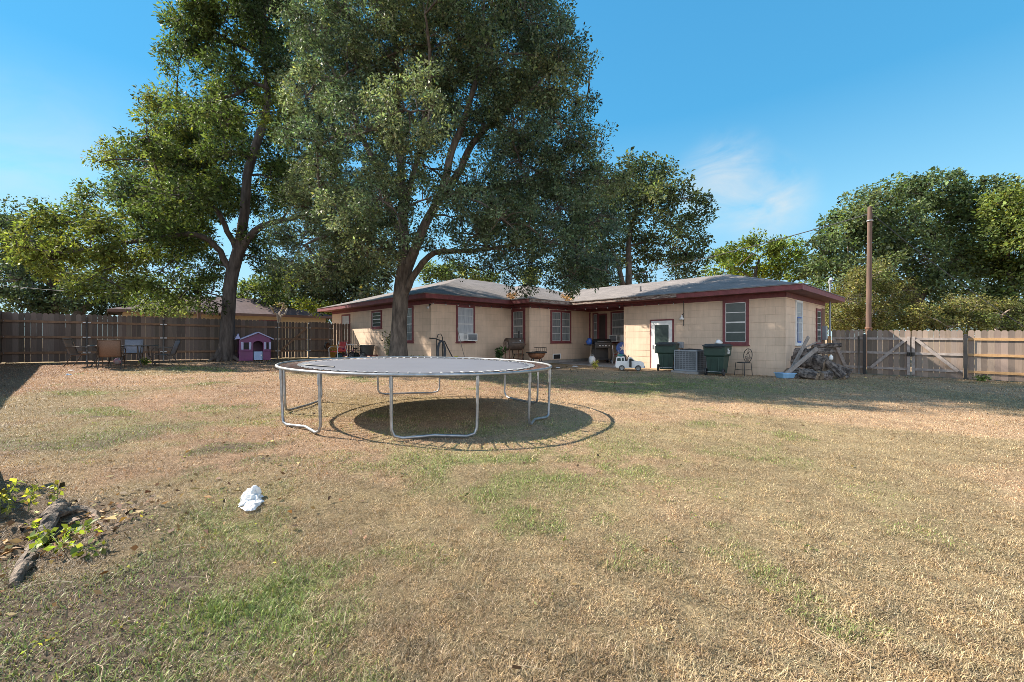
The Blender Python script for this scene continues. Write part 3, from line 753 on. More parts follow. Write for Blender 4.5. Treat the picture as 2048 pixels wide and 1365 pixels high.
OUTL = Vector((.64, -.769, 0))
fl = thing('wooden_fence', 'dark grey brown picket fence behind the patio table and the pink playhouse', 'fence', fence_pt(0), 0)
stops = [0.0, 2.2, 4.5, 6.7, 8.8]
for i, (a, b) in enumerate(zip(stops, stops[1:])):
    p, q = fence_pt(a), fence_pt(b)
    picket_panel(fl, p, q, 1.84, M_picketL, 100 + i, OUTL, gap=.0035)
    rails(fl, p, q, (.37, .95, 1.52), M_rail, OUTL)
p, q = fence_pt(10.2), fence_pt(11.3)
picket_panel(fl, p, q, 1.84, M_picketL, 120, OUTL, gap=.0035); rails(fl, p, q, (.37, .95, 1.52), M_rail, OUTL)
# the side run that comes toward the yard from the back corner
SD = Vector((.716, -.698, 0)).normalized(); OS = Vector((.698, .716, 0)).normalized()
def side_pt(w): p = FA + FD * .05 + SD * w; return Vector((p.x, p.y, gzf(p.x, p.y)))
for i in range(5):
    p, q = side_pt(i * 2.4), side_pt(i * 2.4 + 2.4)
    picket_panel(fl, p, q, 1.86, M_picketL, 130 + i, OS, gap=.003); rails(fl, p, q, (.37, .95, 1.52), M_rail, OS)
# return to the house wall behind the last post
p = fence_pt(11.3); q = Vector((-8.1, 23.9, gzf(-8.1, 23.9)))
picket_panel(fl, p, q, 1.80, M_picketL, 140, Vector((.74, -.67, 0)), gap=.016)
def steel_post(parent, p, h, out, r=.03):
    mb = MB(); o = Vector(out) * .055; c = p + o
    mb.lathe([(r, -.1), (r, h), (r * 1.15, h), (r * 1.1, h + .02), (.004, h + .045)], 10, 0, Matrix.Translation(c))
    for z in (.37, .95, 1.52):
        mb.box(-.11, .11, -.012, .012, z - .02, z + .02, 0, Matrix.Translation(c) @ Matrix.Rotation(math.atan2(FD.y, FD.x), 4, 'Z'))
    local_part(mb.build('post', M_galv, None), parent)
for w in (0.0, 2.2, 4.5, 6.7, 8.8, 10.2, 11.3): steel_post(fl, fence_pt(w), 1.72, OUTL)
# walk gate between two posts
gt = thing('fence_gate', 'wooden picket gate with a diagonal brace beside the pink playhouse', 'gate', fence_pt(8.86), 0)
p, q = fence_pt(8.86), fence_pt(10.14)
picket_panel(gt, p, q, 1.80, M_picketL, 150, OUTL, gap=.022); rails(gt, p, q, (.37, .95, 1.52), M_rail, OUTL)
mb = MB(); mb.bar(p + OUTL * .065 + FD * .1 + Vector((0, 0, .42)), q + OUTL * .065 - FD * .1 + Vector((0, 0, 1.46)), .04, .09); local_part(mb.build('brace', M_rail, None), gt)

# right-hand fence and gates
RA = Vector((13.0, 17.4, 0)); RB = Vector((16.58, 13.76, 0)); RD = (RB - RA).normalized(); OUTR = Vector((-RD.y, RD.x, 0))
if OUTR.x > 0: OUTR = -OUTR
def rpt(w): p = RA + RD * w; return Vector((p.x, p.y, gzf(p.x, p.y) - .03))
def rw(px):
    k = (px - 1024) / F; return (RA.x - k * RA.y) / (k * RD.y - RD.x)
def rtop(w): return 1.565 - .018 * w
def rpanel(parent, w0, w1, seed, railm, hs=(.30, .88, 1.42), gap=.006):
    p, q = rpt(w0), rpt(w1)
    picket_panel(parent, p, q, 1.8, M_picketR, seed, OUTR, gap, .05, top=lambda f: rtop(w0 + f * (w1 - w0)))
    rails(parent, p, q, hs, railm, OUTR)
    return p, q
g1 = rpt(rw(1655))
wg = thing('fence_gate', 'narrow grey picket gate beside the woodpile with a brace falling to the right', 'gate', g1, 0, 'grey picket gates')
w0, w1 = rw(1664), rw(1727)
p, q = rpanel(wg, w0, w1, 200, M_railgrey)
mb = MB(); mb.bar(p + OUTR * .06 + RD * .05 + Vector((0, 0, 1.42)), q + OUTR * .06 - RD * .55 + Vector((0, 0, .32)), .04, .10); local_part(mb.build('brace', M_railgrey, None), wg)
def leaf(w0, w1, label, rising, seed):
    t = thing('fence_gate', label, 'gate', rpt(w0), 0, 'grey picket gates')
    p, q = rpanel(t, w0, w1, seed, M_railgrey)
    a, b = (.30, 1.40) if rising else (1.40, .30)
    mb = MB(); mb.bar(p + OUTR * .06 + RD * .12 + Vector((0, 0, a)), q + OUTR * .06 - RD * .12 + Vector((0, 0, b)), .04, .10); local_part(mb.build('brace', M_railgrey, None), t)
    mb = MB(); e = q if rising else p; s = -1 if rising else 1
    mb.bar(e + OUTR * .062 + RD * (s * .05) + Vector((0, 0, .08)), e + OUTR * .062 + RD * (s * .05) + Vector((0, 0, 1.5)), .09, .035, up=tuple(OUTR)); local_part(mb.build('stile', M_railgrey, None), t)
    mb = MB(); mb.box(-.05, .05, -.02, .02, .78, .92, 0, Matrix.Translation(e + OUTR * .09 + RD * (s * .05))); local_part(mb.build('latch', M_black, None), t)
    return t
leaf(rw(1734), rw(1821), 'grey picket gate leaf half in house shadow, brace rising to the right', True, 210)
leaf(rw(1823), rw(1926), 'grey picket gate leaf next to the tan railed fence, brace falling to the right', False, 220)
fr = thing('wooden_fence', 'sunlit grey picket fence with three tan rails right of the gates', 'fence', rpt(rw(1930)), 0)
w = rw(1936); k = 0
while w < 14:
    rpanel(fr, w, w + 2.4, 230 + k, M_railtan, gap=.005); w += 2.4; k += 1
    mb = MB(); c = rpt(w) + OUTR * -.06; mb.lathe([(.03, -.1), (.03, 1.6), (.004, 1.64)], 8, 0, Matrix.Translation(c)); local_part(mb.build('post', M_galv, None), fr)
for px, lab in ((1730, 'square black steel gate post between the narrow gate and the wide gate'), (1931, 'square black steel gate post at the start of the tan railed fence')):
    w = rw(px); c = rpt(w) + OUTR * .07
    t = thing('gate_post', lab, 'post', c, math.atan2(RD.y, RD.x), 'black steel gate posts')
    mb = MB(); mb.box(-.05, .05, -.05, .05, -.2, 1.56); mb.build('shaft', M_black, t, .008)
    mb = MB(); mb.taper(1.56, 1.59, .056, .056, .02, .02); mb.build('cap', M_black, t)
c = rpt(rw(1718)) + OUTR * .06
mb = MB(); mb.lathe([(.024, -.1), (.024, 1.5), (.026, 1.5), (.004, 1.53)], 8, 0); o = mb.build('steel_pipe', M_galv, None); o.location = c
tag(o, 'thin pale steel pipe standing against the narrow grey gate', 'pipe')
# short stub of fence between house and gate
st_ = thing('fence_post', 'tan wooden post at the hinge side of the narrow gate', 'post', rpt(rw(1659)), math.atan2(RD.y, RD.x))
mb = MB(); mb.box(-.055, .055, -.05, .05, -.1, 1.5); mb.build('shaft', M_railtan, st_, .005); mb = MB(); mb.box(-.03, .03, -.075, -.05, .9, 1.05); mb.build('hinge', M_black, st_)
c = HP(-.25, 5.2); c.z = gzf(c.x, c.y)
o = MB().lathe([(.03, -.1), (.03, 1.35), (.034, 1.35), (.005, 1.38)], 8).build('steel_pipe', M_white, None); o.location = c; tag(o, 'white pipe post between the house end and the woodpile fence', 'pipe')

# utility poles and lines
def pole(px, Y, h, r0, label, lean=0):
    b = GY(px, Y)
    t = thing('utility_pole', label, 'utility pole', b, 0)
    mb = MB(); mb.tube([(0, 0, -.3), (lean * .5, 0, h / 2), (lean, 0, h)], [r0, r0 * .9, r0 * .82], 14); mb.build('shaft', M_pole, t)
    return t, b
pr, pb = pole(1736, 21.5, 1.2 + 264 / 850 * 21.5 - GY(1736, 21.5).z, .118, 'tall weathered brown utility pole behind the right gate', .10)
mb = MB(); zt = pr.children[0].data.vertices[-1].co.z
mb.lathe([(.13, zt - .75), (.145, zt - .73), (.145, zt - .70), (.13, zt - .68)], 12, 0, MT(.09)); mb.build('band', M_galv, pr)
mb = MB(); mb.lathe([(.13, 1.9), (.15, 1.92), (.15, 1.98), (.13, 2.0)], 12, 0, MT(.03)); mb.tube([(.03, -.13, 1.3), (.03, -.15, 1.9)], .02, 6); mb.build('ground_rod_clamp', M_rust, pr)
pl, _ = pole(398, 24.5, 4.3, .10, 'short brown pole standing in front of the brown roofed neighbour house')
mb = MB(); mb.box(-.5, .5, -.04, .04, 4.0, 4.1); mb.build('crossarm', M_pole, pl)
def wire(name, label, a, b, sag, r=.012, n=14):
    pts = []
    a = Vector(a); b = Vector(b)
    for i in range(n + 1):
        t = i / n; p = a.lerp(b, t); p.z -= sag * 4 * t * (1 - t); pts.append(p)
    o = MB().tube(pts, r, 5).build(name, M_wire); tag(o, label, 'power line'); return o
top = Vector((pb.x + .1, pb.y, pb.z + zt - .35))
wire('power_line', 'overhead line from the utility pole across the sky toward the far oak', top, AT(1180, 566, 34), .25, .026)
wire('guy_wire', 'pale guy wire slanting from the utility pole down to the right fence', top + Vector((.1, 0, 0)), AT(2105, 690, 19.5), .25, .016)
0 and wire('service_drop', 'service line from the utility pole to the house mast', top + Vector((0, 0, -.35)), HP(-.25, 5.6, 3.72), .35, .011)
wire('phone_line', 'thin line above the left fence in front of the dark oak', AT(-40, 565, 24), AT(300, 586, 25), .2, .012)

# ------------------------------------------------------------------ neighbour house
nb = thing('neighbour_house', 'neighbour house with brown hip roof and tan walls behind the left fence', 'house', (-24.7, 27.0, gzf(-24.7, 27)), math.atan2(.685, .728))
zg = nb.location.z
def hip(mb, L, D, z0, rise, ov, mat=0):
    x0, x1, y0, y1 = -ov, L + ov, -ov, D + ov; h = (y1 - y0) / 2
    vs = [(x0, y0, z0), (x1, y0, z0), (x1, y1, z0), (x0, y1, z0), (x0 + h, (y0 + y1) / 2, z0 + rise), (x1 - h, (y0 + y1) / 2, z0 + rise)]
    mb.add(vs, [(0, 1, 5, 4), (1, 2, 5), (2, 3, 4, 5), (3, 0, 4), (3, 2, 1, 0)], mat)
ez = 1.2 + 58 / 850 * 27 - zg
mb = MB(); mb.box(0, 12.5, 0, 8.5, -.4, ez - .1); mb.box(5.2, 5.22, -1.0, 0, -.4, ez - .1); mb.build('wall', pmat('tan_render', (.50, .39, .25), (.43, .33, .21), 3, .85), nb)
mb = MB(); hip(mb, 12.5, 8.5, ez, 1.5, .7); mb.build('roof', M_roofbrown, nb)
mb = MB()
for (x0, x1, y0, y1) in ((-.7, 13.2, -.73, -.70), (-.73, -.70, -.7, 9.2), (13.2, 13.23, -.7, 9.2)): mb.box(x0, x1, y0, y1, ez - .17, ez + .01)
mb.build('fascia', pmat('brown_fascia', (.13, .07, .055), None, 5, .7), nb)
for x in (2.0, 7.6):
    wmb = MB(); wmb.box(x, x + 1.2, -.05, 0, ez - 1.5, ez - .4); wo_ = wmb.build('window', M_trim, nb); wmb = MB(); wmb.box(x + .08, x + 1.12, -.06, -.05, ez - 1.42, ez - .48); wmb.build('pane', M_paneg, wo_)
# ------------------------------------------------------------------ trees
class Wood:
    """tapered limbs that remember their sample points, so twigs can start from the nearest one"""
    def __init__(s): s.mb = MB(); s.pts = []; s.rad = []
    def limb(s, pts, radii, n=9, jit=.0, seed=0, mem=True):
        r = random.Random(seed + len(s.pts))
        P = [Vector(p) for p in pts]
        # Catmull-Rom subdivision
        out = []; ro = []
        k = len(P)
        for i in range(k - 1):
            a = P[max(i - 1, 0)]; b = P[i]; c = P[i + 1]; d = P[min(i + 2, k - 1)]
            m = 4
            for j in range(m):
                t = j / m
                q = .5 * ((2 * b) + (c - a) * t + (2 * a - 5 * b + 4 * c - d) * t * t + (3 * b - a - 3 * c + d) * t ** 3)
                rr = radii[i] * (1 - t) + radii[i + 1] * t
                if jit: q = q + Vector((r.uniform(-1, 1), r.uniform(-1, 1), r.uniform(-1, 1))) * jit
                out.append(q); ro.append(rr)
        out.append(P[-1]); ro.append(radii[-1])
        s.mb.tube(out, ro, n)
        if mem: s.pts += out; s.rad += ro
    def near(s, p, bias=.0):
        A = np.array([(q.x, q.y, q.z) for q in s.pts]); d = np.linalg.norm(A - np.array(p), axis=1) + bias * np.maximum(0, A[:, 2] - p[2])
        i = int(d.argmin()); return s.pts[i], s.rad[i]

def leaves(centers, per, spread, size, aspect, tone, r, droop=.15, flat=.75, tvar=.42, cvar=.22):
    """many small folded leaf faces in clumps round the given points"""
    C = np.asarray(centers); m = len(C); n = m * per
    ci = np.repeat(np.arange(m), per)
    off = r.normal(0, 1, (n, 3)); off /= np.linalg.norm(off, axis=1)[:, None] + 1e-9
    off *= (r.random(n) ** .45)[:, None] * np.asarray(spread)[ci][:, None]
    off[:, 2] *= flat
    P = C[ci] + off
    d = off / (np.linalg.norm(off, axis=1)[:, None] + 1e-9) + r.normal(0, .75, (n, 3)); d[:, 2] -= droop
    d /= np.linalg.norm(d, axis=1)[:, None]
    s = np.cross(d, r.normal(0, 1, (n, 3)) + np.array([0, 0, .9])); s /= np.linalg.norm(s, axis=1)[:, None] + 1e-9
    nn = np.cross(s, d)
    L = size * np.clip(np.exp(r.normal(0, .30, n)), .45, 1.9); Wd = L * aspect * r.uniform(.8, 1.2, n)
    a = P; b = P + d * (L * .5)[:, None] + s * (Wd * .5)[:, None] + nn * (L * .05)[:, None]
    t = P + d * L[:, None] - nn * (L * .08)[:, None]; e = P + d * (L * .5)[:, None] - s * (Wd * .5)[:, None] + nn * (L * .05)[:, None]
    V = np.stack([a, b, t, e], 1).reshape(-1, 3)
    Fq = np.arange(n * 4).reshape(n, 4)
    base = np.asarray(tone)
    if base.ndim == 1: base = np.repeat(base[None], m, 0)
    cc = base * (1 + r.normal(0, cvar, (m, 1)))
    col = cc[ci] * (1 + r.normal(0, tvar, (n, 1))) * (1 + r.normal(0, .07, (n, 3)))
    y = r.random(n) < .03; col[y] *= np.array([1.7, 1.45, .8])
    col = np.clip(col, .008, .7)
    return V, Fq, np.repeat(col, 4, 0)

def make_tree(name, label, base, wood, blobs, lp, group=None, cat='tree', bark=None, leafm=None, seed=1, twig_r=.012, den=1.0, clump=.42, per=62, flatblob=.85, inner=.45):
    """blobs: (x, y, z, r[, tone]) crown volumes; each gets a bough from the nearest limb and twigs to its leaf clumps"""
    r = np.random.default_rng(seed); rr = random.Random(seed)
    base = Vector(base)
    t = thing(name, label, cat, base, 0, group)
    cen = []; spr = []; ton = []
    for bl in blobs:
        c = Vector(bl[:3]); rad = bl[3]; tone = bl[4] if len(bl) > 4 else lp['tone']
        p, pr = wood.near(c, .5)
        p = p.copy()
        mid = p.lerp(c, .5) + Vector((rr.uniform(-.15, .15), rr.uniform(-.15, .15), .12)) * rad
        if (c - p).length > .3 * rad:
            wood.limb([p, mid, c, c + (c - mid).normalized() * rad * .4], [min(pr * .8, .03 + rad * .035), .022 + rad * .018, .016 + rad * .008, .008], 6, .02 * rad, seed)
        k = max(3, int(den * 7.5 * (rad / clump) ** 2.1 * .5))
        d = r.normal(0, 1, (k, 3)); d /= np.linalg.norm(d, axis=1)[:, None]
        q = d * (inner + (1 - inner) * r.random(k) ** .6)[:, None] * rad
        q[:, 2] *= flatblob
        q += np.array(c)
        for row in q:
            cen.append(row); spr.append(clump * rr.uniform(.6, 1.25)); ton.append(np.array(tone))
            if rr.random() < .55:
                s0, sr = wood.near(row)
                a = Vector(s0); b = Vector(row)
                if (b - a).length < 3.2 * rad + 1:
                    m = a.lerp(b, .55) + Vector((rr.uniform(-.1, .1), rr.uniform(-.1, .1), rr.uniform(0, .15))) * rad
                    wood.mb.tube([a, m, b], [twig_r * 1.5, twig_r, twig_r * .4], 4, cap=False)
    V, Fq, col = leaves(cen, per, np.array(spr), lp['size'], lp['aspect'], np.array(ton), r, lp.get('droop', .15))
    V = V - np.array(base)
    print('LEAVES', name, len(V) // 4)
    keep = V.reshape(-1, 4, 3)[:, :, 2].min(1) > .25
    Vk = V.reshape(-1, 4, 3)[keep].reshape(-1, 3); ck = col.reshape(-1, 4, 3)[keep].reshape(-1, 3)
    np_mesh('crown', Vk, np.arange(len(Vk)).reshape(-1, 4), leafm, t, ck)
    wood.mb.v = [(x - base.x, y - base.y, z - base.z) for (x, y, z) in wood.mb.v]
    wood.mb.build('trunk', bark, t)
    return t
def B(px, py, rpx, Y, tone=None):
    p = AT(px, py, Y); b = (p.x, p.y, p.z, rpx / F * Y)
    return b + (tone,) if tone is not None else b
def flare(w, base, r, n=7, seed=0):
    rr = random.Random(seed)
    for i in range(n):
        a = 2 * PI * i / n + rr.uniform(-.3, .3); d = Vector((math.cos(a), math.sin(a), 0)); L = r * rr.uniform(1.5, 2.3)
        w.mb.tube([base + d * r * .45 + Vector((0, 0, r * 1.8)), base + d * r * .9 + Vector((0, 0, r * .55)), base + d * L + Vector((0, 0, -.08))], [r * .35, r * .34, r * .16], 7)

# the big oak in front of the house
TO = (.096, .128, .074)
TO2 = (.155, .180, .098); TO3 = (.076, .108, .074)  # TO2 paints lit leaves and pale undersides into the leaf colour
Y0 = 16.2
ob = GY(797, Y0); w = Wood()
w.limb([ob + Vector((0, 0, -.2)), AT(797, 690, Y0), AT(799, 640, Y0), AT(803, 580, Y0), AT(811, 530, Y0)], [.46, .32, .285, .29, .29], 16, 0)
flare(w, ob, .34, 8, 3)
A_ = lambda pts, dy: [AT(px, py, Y0 + dy * i / (len(pts) - 1)) for i, (px, py) in enumerate(pts)]
w.limb(A_([(811, 532), (808, 480), (806, 440), (805, 380), (800, 300), (795, 200), (790, 100), (790, 0), (792, -90)], 1.2), [.25, .20, .185, .17, .15, .12, .09, .06, .03], 12, .03, 1)
w.limb(A_([(813, 540), (838, 480), (865, 420), (885, 380), (905, 300), (935, 220), (960, 120), (968, 10), (970, -90)], -2.2), [.21, .175, .16, .15, .125, .10, .08, .055, .03], 12, .03, 2)
w.limb(A_([(875, 400), (915, 350), (945, 290), (1000, 230), (1075, 170), (1120, 120)], -1.0), [.17, .14, .12, .09, .06, .03], 10, .03, 3)
w.limb(A_([(808, 490), (790, 450), (765, 370), (735, 300), (690, 200), (650, 90), (640, 10)], 2.0), [.16, .14, .13, .11, .08, .05, .03], 10, .03, 4)
w.limb(A_([(806, 600), (818, 570), (838, 535), (868, 507), (930, 503), (1000, 495), (1080, 482), (1165, 500)], -1.5), [.15, .135, .12, .10, .08, .06, .045, .03], 11, .025, 5)
w.limb(A_([(802, 520), (770, 490), (720, 470), (660, 470), (610, 490)], -2.5), [.13, .10, .08, .06, .03], 9, .03, 6)
w.limb(A_([(880, 395), (960, 380), (1050, 370), (1140, 360), (1200, 370)], 2.2), [.13, .10, .08, .06, .03], 9, .03, 7)
w.limb(A_([(806, 430), (830, 340), (850, 240), (860, 130), (850, 30)], -3.2), [.12, .10, .08, .06, .03], 9, .03, 8)
rr = random.Random(4); blobs = []
spec = [(640, 70, 80), (720, -15, 100), (840, -40, 110), (960, -20, 100), (1050, 25, 75), (1105, 95, 65), (1095, 170, 75), (1010, 110, 95), (900, 80, 100), (780, 110, 100), (680, 150, 95), (625, 190, 65), (635, 290, 75), (720, 260, 95), (820, 215, 100), (930, 205, 100), (1035, 235, 85), (1120, 255, 60), (1185, 285, 50), (1050, 330, 85), (1140, 345, 75), (1205, 365, 55), (645, 385, 75), (612, 470, 62), (690, 440, 85), (762, 400, 70), (715, 520, 65), (640, 545, 55), (590, 420, 35), (1000, 430, 75), (1095, 430, 85), (1185, 440, 65), (960, 470, 45), (1060, 520, 55), (1150, 530, 55), (1215, 510, 35), (1000, 552, 26), (1110, 565, 26), (860, 330, 45), (800, 330, 60), (930, 400, 40), (1165, 130, 28), (1170, 205, 25), (1120, 40, 30), (740, 470, 50), (1180, 560, 30), (1235, 440, 26), (1160, 230, 30), (900, 440, 42), (960, 410, 50), (930, 350, 50), (1000, 370, 60), (862, 470, 30), (1010, 470, 55), (925, 528, 24), (985, 538, 36), (1045, 555, 34), (1130, 560, 36), (1200, 545, 40), (580, 540, 40), (660, 520, 50), (560, 470, 36),
        (800, -170, 130), (950, -150, 120), (670, -120, 90), (1060, -90, 80)]
for (px, py, rp) in spec:
    cx = (px - 890) / 330; cz = (py - 250) / 380
    depth = 5.6 * math.sqrt(max(.05, 1 - cx * cx - .8 * cz * cz)) if py < 480 else 2.5
    n = 2 if rp > 60 and depth > 2.5 else 1
    for k in range(n):
        dy = rr.uniform(.25, 1) * depth * (.66 if k == 0 else -.85) if n == 2 else rr.uniform(-.8, .35) * depth
        if py < 120: dy = min(dy, .5) - .5
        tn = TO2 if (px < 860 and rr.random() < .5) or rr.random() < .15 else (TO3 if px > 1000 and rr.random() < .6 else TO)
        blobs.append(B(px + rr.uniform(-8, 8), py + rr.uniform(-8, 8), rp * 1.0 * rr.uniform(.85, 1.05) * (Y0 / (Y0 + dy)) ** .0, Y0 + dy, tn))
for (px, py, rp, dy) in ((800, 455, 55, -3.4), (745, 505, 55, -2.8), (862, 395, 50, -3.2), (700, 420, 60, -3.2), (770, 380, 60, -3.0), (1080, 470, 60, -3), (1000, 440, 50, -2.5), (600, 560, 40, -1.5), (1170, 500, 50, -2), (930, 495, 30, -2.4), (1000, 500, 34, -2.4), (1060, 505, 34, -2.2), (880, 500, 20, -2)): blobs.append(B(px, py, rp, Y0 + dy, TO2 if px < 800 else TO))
make_tree('oak_tree', 'largest tree, grey green oak with a thick forked trunk in front of the house', ob, w, blobs, dict(size=.088, aspect=.46, tone=TO), bark=M_bark, leafm=M_leaf_oak, seed=21, den=.78, clump=.33, per=92)

# the pecan by the playhouse
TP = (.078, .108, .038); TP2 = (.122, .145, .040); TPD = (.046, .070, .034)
Y1 = 18.4
pb_ = GY(450, Y1); w = Wood()
w.limb([pb_ + Vector((0, 0, -.2)), AT(453, 690, Y1), AT(456, 640, Y1), AT(462, 560, Y1), AT(478, 500, Y1)], [.40, .29, .26, .25, .24], 14)
flare(w, pb_, .33, 7, 5)
A1 = lambda pts, dy: [AT(px, py, Y1 + dy * i / (len(pts) - 1)) for i, (px, py) in enumerate(pts)]
w.limb(A1([(478, 502), (488, 430), (495, 350), (513, 290), (531, 235), (535, 172), (522, 90), (502, 15), (480, -60)], .8), [.22, .19, .18, .17, .15, .12, .09, .06, .03], 11, .02, 1)
w.limb(A1([(477, 508), (508, 465), (540, 447), (585, 438), (620, 430)], -1.0), [.17, .14, .11, .08, .04], 9, .02, 2)
w.limb(A1([(474, 500), (455, 462), (432, 420), (385, 400), (325, 380), (270, 375)], -1.8), [.13, .11, .09, .07, .05, .025], 9, .03, 3)
w.limb(A1([(498, 312), (455, 306), (410, 330), (340, 330), (270, 320)], 1.2), [.11, .10, .08, .06, .03], 9, .02, 4)
w.limb(A1([(534, 175), (500, 168), (478, 186), (430, 200), (360, 220)], -.6), [.09, .08, .07, .05, .025], 8, .02, 5)
w.limb(A1([(535, 180), (520, 120), (450, 80), (390, 70)], 1.2), [.09, .07, .05, .03], 8, .02, 6)
w.limb(A1([(462, 545), (430, 490), (380, 470), (310, 478), (230, 490), (130, 505), (60, 500)], -2.6), [.13, .12, .11, .09, .07, .05, .025], 9, .03, 7)
w.limb(A1([(533, 215), (560, 200), (585, 210)], .3), [.07, .06, .03], 8, .01, 8)
spec = [(400, 60, 55), (360, 120, 42), (470, 35, 75), (550, 40, 65), (560, 140, 55), (465, 160, 55), (352, 45, 22), (318, 210, 27), (365, 240, 45), (440, 235, 50), (297, 280, 45), (365, 315, 60), (450, 300, 45), (245, 318, 40), (212, 322, 18), (270, 385, 52), (350, 390, 62), (430, 392, 52), (190, 392, 28), (158, 392, 16), (205, 445, 38), (535, 300, 42), (560, 225, 45), (560, 365, 45), (530, 405, 42), (300, 460, 52), (380, 475, 48), (252, 510, 52), (330, 535, 42), (420, 535, 34), (395, 585, 30), (185, 478, 52), (115, 462, 50), (62, 488, 38), (112, 530, 50), (36, 492, 20), (172, 562, 34), (240, 575, 34), (325, 578, 28), (90, 430, 28), (600, 330, 30), (150, 440, 35), (340, 190, 16), (290, 240, 16), (560, 480, 30), (480, -60, 70), (560, -60, 60), (522, 520, 26), (548, 560, 24), (505, 478, 28), (428, 565, 30), (420, 602, 22), (355, 602, 26), (292, 602, 20), (585, 400, 30), (575, 270, 28)]
blobs = []
rr = random.Random(9)
for (px, py, rp) in spec:
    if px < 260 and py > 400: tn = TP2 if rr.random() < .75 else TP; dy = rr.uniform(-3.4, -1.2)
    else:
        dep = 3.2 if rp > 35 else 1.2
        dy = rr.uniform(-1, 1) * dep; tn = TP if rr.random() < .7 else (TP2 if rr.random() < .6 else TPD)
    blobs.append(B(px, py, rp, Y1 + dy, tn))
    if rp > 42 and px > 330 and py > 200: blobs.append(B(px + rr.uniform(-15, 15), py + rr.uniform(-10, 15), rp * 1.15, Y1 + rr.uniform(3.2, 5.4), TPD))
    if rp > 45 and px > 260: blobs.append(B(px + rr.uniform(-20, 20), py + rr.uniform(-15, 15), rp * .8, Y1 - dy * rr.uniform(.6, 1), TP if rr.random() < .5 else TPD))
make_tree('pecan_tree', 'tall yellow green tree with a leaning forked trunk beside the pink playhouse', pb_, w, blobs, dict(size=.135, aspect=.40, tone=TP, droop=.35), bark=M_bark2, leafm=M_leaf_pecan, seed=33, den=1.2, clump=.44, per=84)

# trees beyond the fences and the house
def far_tree(name, label, px0, Y, spec, trunks, tone, tone2, seed, size=.2, aspect=.55, den=1.25, clump=.75, per=85, dep=2.5, group='trees beyond the yard', leafm=None, bark=None, tr=.3, cat='tree', zdrop=0):
    b = GY(px0, Y); w = Wood(); rr = random.Random(seed)
    if not trunks: trunks = [([(px0, 640), (px0, 600)], 1)]
    for (pts, k) in trunks:
        P = [AT(px, py, Y + rr.uniform(-.4, .4) * i) for i, (px, py) in enumerate(pts)]
        if k == 1: P = [Vector((P[0].x + (b.x - P[0].x) * .5, b.y, b.z - .2))] + P
        n = len(P); w.limb(P, [tr * k * (1 - .75 * i / (n - 1)) + .02 for i in range(n)], 8, .03, seed)
    blobs = []
    for (px, py, rp) in spec:
        blobs.append(B(px, py, rp, Y + rr.uniform(-1, 1) * dep, tone if rr.random() < .6 else tone2))
    return make_tree(name, label, b, w, blobs, dict(size=size, aspect=aspect, tone=tone), group, cat, bark or M_bark3, leafm or M_leaf_far, seed, .014, den, clump, per)
DK = (.060, .086, .052); DK2 = (.082, .105, .056); YG = (.16, .18, .035); MG = (.085, .115, .045); GG = (.10, .12, .075); GG2 = (.08, .10, .06); TAN = (.148, .145, .058); TAN2 = (.115, .13, .05)
far_tree('oak_tree', 'dark spreading oak with low crossing limbs beyond the left end of the fence', 110, 31, [(15, 440, 45), (-30, 490, 70), (50, 480, 55), (30, 560, 50), (95, 590, 45), (175, 585, 50), (245, 595, 38), (130, 610, 34), (50, 610, 38), (205, 610, 26), (150, 530, 50), (230, 550, 40), (290, 570, 28), (-60, 580, 60), (60, 530, 50), (270, 600, 24)],
         [([(107, 640), (108, 600), (104, 560), (90, 510)], 1), ([(100, 640), (80, 600), (60, 570), (20, 550)], 1), ([(150, 640), (180, 608), (215, 600), (255, 590)], 1)], DK, DK2, 51, size=.19, tr=.36)
far_tree('live_oak_tree', 'grey green oak rising behind the left end of the house roof', 700, 40, [(700, 540, 50), (742, 560, 40), (655, 565, 50), (610, 570, 45), (690, 590, 34), (740, 598, 26), (575, 545, 36), (560, 590, 28), (640, 600, 28), (765, 530, 30)], [([(735, 620), (728, 590), (700, 560)], 1)], GG, GG2, 52, size=.24)
far_tree('shade_tree', 'yellow green tree between the pecan trunk and the house', 560, 35, [(505, 590, 36), (550, 602, 30), (590, 618, 26), (620, 610, 24), (470, 600, 24), (530, 570, 26), (575, 560, 26)], [([(545, 640), (550, 615), (555, 590)], 1)], YG, MG, 53, size=.2, tr=.18)
far_tree('shade_tree', 'low bright tree glimpsed between the fence end and the house eave', 668, 37, [(668, 622, 20), (650, 636, 15), (680, 640, 12)], None, YG, MG, 54, size=.18, tr=.12, clump=.5)
far_tree('shade_tree', 'yellow green crown rising behind the middle of the house roof', 900, 47, [(870, 552, 28), (905, 545, 26), (940, 556, 24), (980, 562, 22), (1060, 560, 22)], [([(900, 600), (900, 560)], 1)], (.15, .17, .06), MG, 55, size=.26)
far_tree('small_tree', 'pale leaved small tree growing against the brown roofed neighbour house', 330, 24.5, [(300, 600, 22), (335, 590, 26), (365, 608, 22), (320, 620, 24), (290, 622, 15), (375, 625, 16), (345, 628, 18)], [([(330, 650), (332, 615), (338, 590)], 1)], (.15, .18, .085), (.12, .15, .07), 56, size=.13, tr=.08, clump=.42, per=48)
w_b = far_tree('bare_shrub', 'nearly bare pale branched shrub poking above the fence gate', 557, 23.3, [(548, 618, 7), (570, 614, 7), (560, 608, 6)], [([(556, 640), (548, 625), (540, 612)], 1), ([(558, 640), (563, 622), (568, 606)], 1), ([(560, 640), (570, 628), (574, 618)], 1)], (.25, .22, .14), (.2, .18, .1), 57, size=.06, tr=.045, clump=.16, per=9, bark=M_twigpale, cat='shrub', group=None)
